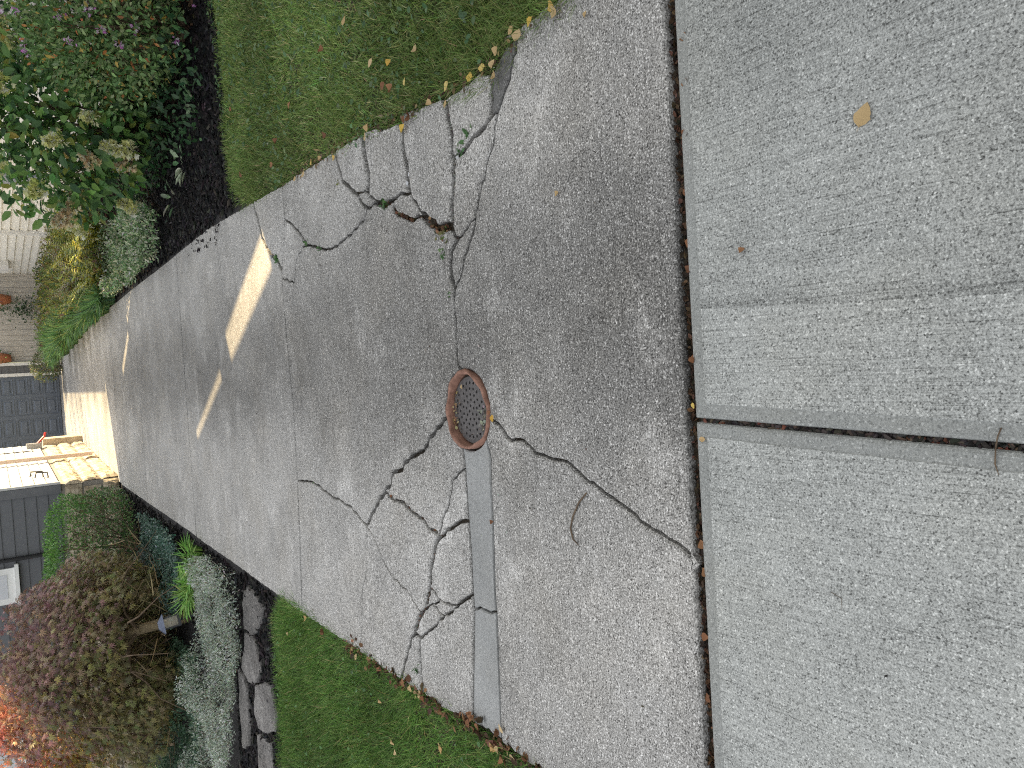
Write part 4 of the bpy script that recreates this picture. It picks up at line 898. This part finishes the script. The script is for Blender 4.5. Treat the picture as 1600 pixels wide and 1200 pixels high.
pl.rotation_euler = (R_(-6), R_(-5), R_(20)); pl.scale = (1.2, 1.2, 1.2)

# ------------------------------------------------------------------ weeds in the cracks
def weed(px, py, n, s_, label, pal=((.05, .11, .04, 3), (.08, .15, .05, 2)), sp=.03):
    p = G(px, py, -.02); P = p+rng.normal(0, .42, (n, 3))*[sp, sp, .012]+[0, 0, .014]
    tag(cloud('weed', M_leaf, P, rdir(n, .0, .9), rdir(n, .3, 1), rng.uniform(.5, 1.1, n)*s_, .5, pick(pal, n), T_LEAF), label, 'weed', 'weeds growing in the driveway cracks')
weed(437, 405, 26, .030, 'weed at the bend of the crack crossing the farthest joint'); weed(483, 381, 18, .026, 'weed where the curved crack begins'); weed(505, 389, 14, .020, 'flat weed at the bottom of the curved crack')
weed(606, 318, 22, .03, 'weed beside the small round broken piece'); weed(737, 214, 16, .035, 'broad weed in the crack near the right lawn'); weed(725, 234, 14, .022, 'thin weed below the broad weed')
weed(698, 372, 34, .03, 'tangle of weeds in the widest crack', ((.07, .10, .03, 3), (.13, .12, .05, 2), (.16, .09, .05, 1)), .045); weed(698, 396, 12, .028, 'weed below the tangle in the widest crack', sp=.015)
weed(710, 460, 8, .02, 'tiny weed at the foot of the tapering crack', sp=.02); weed(657, 1045, 22, .03, 'grassy weed in the crack near the left lawn', sp=.018); weed(495, 757, 14, .013, 'low moss in the crack starting at the joint', sp=.03)
weed(535, 285, 12, .02, 'moss tuft at the corner of the right edge piece', ((.12, .13, .04, 1),), .02)
# crumbled debris and litter
def litter(label, pts, n, sp, pal, size=(.006, .018), z=-.02, tpl=T_CHIP, name='crack_litter', cat='litter', mat=None, zr=.012):
    P = np.concatenate([poly_line(pts, .0, 5)]) if len(pts) > 1 else np.array([W(pts[0])])
    if len(pts) > 1:
        seg = np.linalg.norm(np.diff(P, axis=0), axis=1); cum = np.r_[0, np.cumsum(seg)]; t = rng.uniform(0, cum[-1], n)
        Q = np.c_[np.interp(t, cum, P[:, 0]), np.interp(t, cum, P[:, 1])]
    else: Q = np.repeat(P, n, 0)
    Q = Q+rng.normal(0, sp, (n, 2))
    return tag(cloud(name, mat or M_dry, np.c_[Q, z+rng.uniform(0, zr, n)], rdir(n, -.3, .4), rdir(n, .2, 1), rng.uniform(*size, n), .6, pick(pal, n, .25), tpl), label, cat, kind='stuff')
BR = [(.15, .075, .045, 3), (.24, .13, .075, 2), (.07, .045, .03, 3), (.36, .24, .13, .6)]; GRV = [(.25, .24, .22, 2), (.12, .11, .10, 2), (.38, .36, .33, 1)]
litter('brown leaf litter packed in the gap between driveway and sidewalk', [('w', 1.3, 1.412), ('w', -1.5, 1.410)], 1500, .008, [(.09, .055, .035, 3), (.15, .085, .055, 2), (.04, .03, .022, 4), (.24, .15, .085, .4)], (.008, .026), -.032, T_LEAF, zr=.012)
litter('dark needles and grit in the joint between the sidewalk slabs', [('w', -.192, 1.37), ('w', -.243, .1)], 1300, .0055, [(.03, .028, .026, 3), (.10, .08, .06, 1), (.06, .05, .045, 2), (.14, .06, .04, .3)], (.008, .022), -.028, T_CHIP, zr=.014)
litter('grey grit in the long crack through the right-hand pieces', [(696,160),(706,212),(709,275),(706,350)], 700, .007, GRV, (.004, .010), -.022)
litter('brown debris in the widest crack', [(600,322),(640,346),(682,362),(702,370)], 500, .014, BR+[(.06, .07, .03, 1)], (.010, .03), -.022, T_LEAF)
litter('grit and leaf crumbs in the cracks left of the drain', [(648,985),(660,955),(669,917),(676,877),(687,839),(640,795),(605,770)], 500, .007, GRV+BR, (.004, .012), -.024)
litter('brown leaf litter along the left lawn edge', [(540,1003),(626,1063),(700,1113),(740,1131),(785,1162),('w',XL,1.9)], 330, .020, BR, (.018, .045), -.006, T_LEAF, zr=.02)
litter('dead leaf crumbs along the right lawn edge', [(440,288),(525,232),(567,205),(632,180),(694,148),(770,100),(812,50),('w',1.18,2.0)], 230, .018, [(.12, .08, .05, 3), (.20, .14, .09, 2), (.34, .25, .14, 1)], (.012, .032), -.008, T_LEAF, zr=.02)
litter('small crumbs caught inside the drain', [(710,612),(705,650),(714,680)], 40, .015, [(.4, .3, .15, 1), (.2, .12, .07, 1)], (.008, .02), -.020, T_LEAF)
litter('pale leaf scraps on the drain grate', [(752,640),(748,675)], 40, .012, [(.35, .33, .3, 1), (.2, .18, .16, 1)], (.008, .024), -.021, T_LEAF)
litter('scattered mulch crumbs on the driveway edge', [('w', 1.2, 6.2), ('w', 1.22, 7.3)], 40, .06, [(.02, .018, .018, 1)], (.01, .03), .002)
litter('dark specks and grit scattered over the concrete', [('w', -1.2, 2.0), ('w', .9, 2.4), ('w', -.9, 3.5), ('w', .8, 4.2), ('w', -.8, 6)], 110, .45, [(.03, .026, .022, 2), (.10, .07, .05, 1), (.4, .38, .35, 1)], (.004, .010), .004)
# pebbles
for px, py, s_, lab in ((633, 288, .026, 'white stone wedged in a crack of the right-hand pieces'), (637, 272, .012, 'small white stone above the wedged one'), (628, 1028, .022, 'white concrete spall at the left lawn edge'), (713, 247, .016, 'grey pebble where two right-hand cracks meet')):
    p = G(px, py); mb = MB(); mb.lathe([(0, -.5), (.6, -.4), (.95, 0), (.7, .45), (.25, .6), (0, .6)], seg=9, jit=lambda i, an, r, z: (r*(1+.28*math.sin(an*2+i*.8)+.16*math.sin(5*an+i*1.7)), z+.12*math.sin(3*an+i)))
    o = mb.build('pebble', M_pebble, None, False); o.location = (p[0], p[1], -.006); o.scale = (s_*.55, s_*1.1, s_*.4); o.rotation_euler = (0, 0, random.uniform(0, 3)); tag(o, lab, 'stone', 'pebbles in the driveway cracks')

# ------------------------------------------------------------------ fallen leaves: each one a thing
def leafmesh(name, mat, curl, heart=False, seed=0):
    r = np.random.default_rng(seed); out = []
    K = 9
    for i in range(K+1):
        t = i/K; wv = .42*math.sin(math.pi*t**.75)**.9*(1-.15*t)
        if heart and i == 1: wv = .30
        out.append((t, wv))
    V, F = [], []
    for t, wv in out:
        for j in (-1, -.5, 0, .5, 1):
            y = j*wv; V.append((t-.5-(.06*abs(j) if heart and t < .1 else 0), y*(1+.06*r.normal()), curl*(y*y*2.2+.35*(t-.5)**2)+.012*r.normal()))
    for i in range(K):
        for j in range(4): a = i*5+j; F.append((a, a+5, a+6, a+1))
    n = len(V); V += [(-.5, -.012, .005), (-.5, .012, .005), (-.78, .006, .03), (-.78, -.006, .03)]; F.append((n, n+1, n+2, n+3))
    me = bpy.data.meshes.new(name); me.from_pydata(V, [], F); me.materials.append(mat); me.polygons.foreach_set('use_smooth', [True]*len(F)); me.update(); return me
LM = {('t', 0): leafmesh('fallen_leaf', M_tanleaf, .15, True, 1), ('t', 1): leafmesh('fallen_leaf', M_tanleaf, .9, False, 2), ('y', 0): leafmesh('fallen_leaf', M_yelleaf, .25, False, 3), ('y', 1): leafmesh('fallen_leaf', M_yelleaf, .8, True, 4),
      ('b', 0): leafmesh('fallen_leaf', M_brnleaf, .5, False, 5), ('b', 1): leafmesh('fallen_leaf', M_brnleaf, 1.3, False, 6)}
ORD = ['nearest', 'second nearest', 'third nearest', 'fourth nearest', 'fifth nearest', 'sixth nearest', 'seventh nearest', 'eighth nearest', 'ninth nearest', 'tenth nearest', 'eleventh nearest', 'twelfth nearest', 'thirteenth nearest', 'fourteenth nearest', 'fifteenth nearest']
def fallen(px, py, k, v, L, label, group, ang=None, z=.006):
    p = G(px, py, z); o = link(bpy.data.objects.new('fallen_leaf', LM[(k, v)])); o.location = p
    o.rotation_euler = (random.uniform(-.25, .25), random.uniform(-.25, .25), random.uniform(0, 6.28) if ang is None else ang); o.scale = (L, L, L)
    return tag(o, label, 'leaf', group)
o = fallen(1349, 178, 't', 0, .050, 'large flat tan leaf alone on the right sidewalk slab', 'fallen leaves on the concrete', R_(-20), .004); o.rotation_euler = (0, 0, R_(-25))
fallen(1160, 391, 'b', 1, .020, 'small curled brown leaf on the right sidewalk slab', 'fallen leaves on the concrete')
fallen(870, 303, 't', 1, .022, 'small tan leaf in the middle of the right driveway slab', 'fallen leaves on the concrete')
fallen(1083, 634, 'y', 0, .018, 'tiny yellow leaf bridging the sidewalk gap near the slab joint', 'fallen leaves on the concrete')
fallen(769, 654, 'y', 0, .030, 'pale yellow leaf leaning on the near rim of the drain', 'fallen leaves on the concrete', z=.02)
fallen(764, 645, 'b', 0, .022, 'brown leaf beside the yellow one at the drain rim', 'fallen leaves on the concrete', z=.012)
fallen(915, 22, 't', 1, .022, 'tan leaf scrap on concrete near the top picture border', 'fallen leaves on the concrete')
for px, py in ((1072,210),(1074,130),(1071,60),(1076,380),(1079,420),(1102,995),(1098,850),(1103,893),(1107,1090),(1085,560),(1074,300)):
    fallen(px, py, 'b', random.randrange(2), .028, 'rusty brown leaf lying in the sidewalk gap', 'brown leaves in the sidewalk gap', z=-.008)
fallen(1097, 686, 't', 1, .020, 'pale tan leaf on the sidewalk edge below the slab joint', 'fallen leaves on the concrete')
for px, py, k in ((574,200,'t'),(570,213,'t'),(630,200,'y'),(631,185,'b'),(671,160,'t'),(695,163,'t'),(697,135,'y'),(733,121,'y'),(752,106,'y'),(770,100,'t'),(772,118,'t'),(775,80,'t'),(797,48,'t'),(806,55,'t'),(828,35,'y'),(862,8,'y'),(866,20,'t'),(640,182,'b'),(522,248,'y'),(500,247,'t'),(486,253,'y'),(473,273,'t'),(460,280,'t')):
    fallen(px, py, k, random.randrange(2), random.uniform(.034, .05), {'t': 'curled tan leaf on the right lawn edge', 'y': 'yellow leaf on the right lawn edge', 'b': 'brown leaf on the right lawn edge'}[k], {'t': 'tan leaves along the right lawn edge', 'y': 'yellow leaves along the right lawn edge', 'b': 'brown leaves along the right lawn edge'}[k], z=.018)
for px, py, k in ((537,32,'t'),(632,127,'y'),(649,76,'t'),(608,97,'y'),(598,135,'b'),(578,99,'t'),(452,165,'b'),(376,272,'b'),(503,76,'b'),(432,220,'b'),(424,258,'b'),(508,212,'b'),(360,170,'b'),(612,137,'b')):
    fallen(px, py, k, random.randrange(2), random.uniform(.035, .05), {'t': 'tan leaf lying in the right lawn grass', 'y': 'yellow leaf lying in the right lawn grass', 'b': 'brown leaf lying in the right lawn grass'}[k], {'t': 'tan leaves in the right lawn', 'y': 'yellow leaves in the right lawn', 'b': 'brown leaves in the right lawn'}[k], z=.035)
for px, py, k in ((478,966,'t'),(505,985,'b'),(550,1018,'b'),(556,1026,'t'),(630,1066,'b'),(642,1076,'t'),(655,1086,'t'),(662,1092,'b'),(690,1112,'b'),(732,1130,'b'),(738,1122,'b'),(741,1140,'b'),(746,1136,'b'),(764,1160,'b'),(770,1166,'t'),(778,1172,'t'),(782,1138,'t'),(785,1185,'b'),(800,1185,'t'),(735,1115,'b')):
    fallen(px, py, k, random.randrange(2), random.uniform(.034, .05), {'t': 'tan dead leaf on the left lawn edge', 'b': 'rusty dead leaf on the left lawn edge'}[k], {'t': 'tan leaves along the left lawn edge', 'b': 'rusty leaves along the left lawn edge'}[k], z=.012)
for px, py in ((614,1160),(690,1173),(450,990),(688,1165),(618,1175),(594,1095)):
    fallen(px, py, 't', 1, .032, 'dead leaf lying in the left lawn grass', 'dead leaves in the left lawn', z=.045)
for px, py, d_ in ((612,776,0),(769,815,1),(703,598,2),(760,607,3),(722,604,4)):
    fallen(px, py, 'b' if d_ in (0, 1) else 't', 1, .022, ['brown leaf at the fork of the crack left of the drain', 'brown leaf on the edge of the patch strip', 'tan leaf stuck inside the far rim of the drain', 'tan leaf stuck inside the near rim of the drain', 'curled leaf at the right end of the drain'][d_], 'leaves at the drain and cracks', z=.004 if d_ < 2 else -.012)
# twigs
def twig(pts, r, label):
    P = [np.r_[G(*p)[:2], r+.002] for p in pts]; tag(MB().tube(P, [r]*(len(P)-1)+[r*.4], 6).build('twig', M_twig), label, 'twig', 'twigs lying on the concrete')
twig([(918,770),(906,785),(897,806),(893,825),(897,842),(906,852)], .0028, 'curved brown twig on the left driveway slab')
twig([(1566,668),(1560,682),(1557,700),(1556,725),(1562,742)], .0016, 'thin twig lying across the sidewalk slab joint')
twig([(1300,925),(1316,935),(1316,952)], .0007, 'hair-thin stem on the left sidewalk slab')

# leaves that look alike are told apart by their order along the edge
byl = {}
for o in list(COL.objects):
    if o.parent is None and o.name.split('.')[0] == 'fallen_leaf': byl.setdefault(o['label'], []).append(o)
for lab, obs in byl.items():
    if len(obs) < 2: continue
    gap = 'gap' in lab
    for i, o in enumerate(sorted(obs, key=lambda o: -o.location.x if gap else o.location.y)):
        o['label'] = lab + ', ' + ORD[i].split()[0].replace('nearest', 'first') + (' from top' if gap else ' from sidewalk')
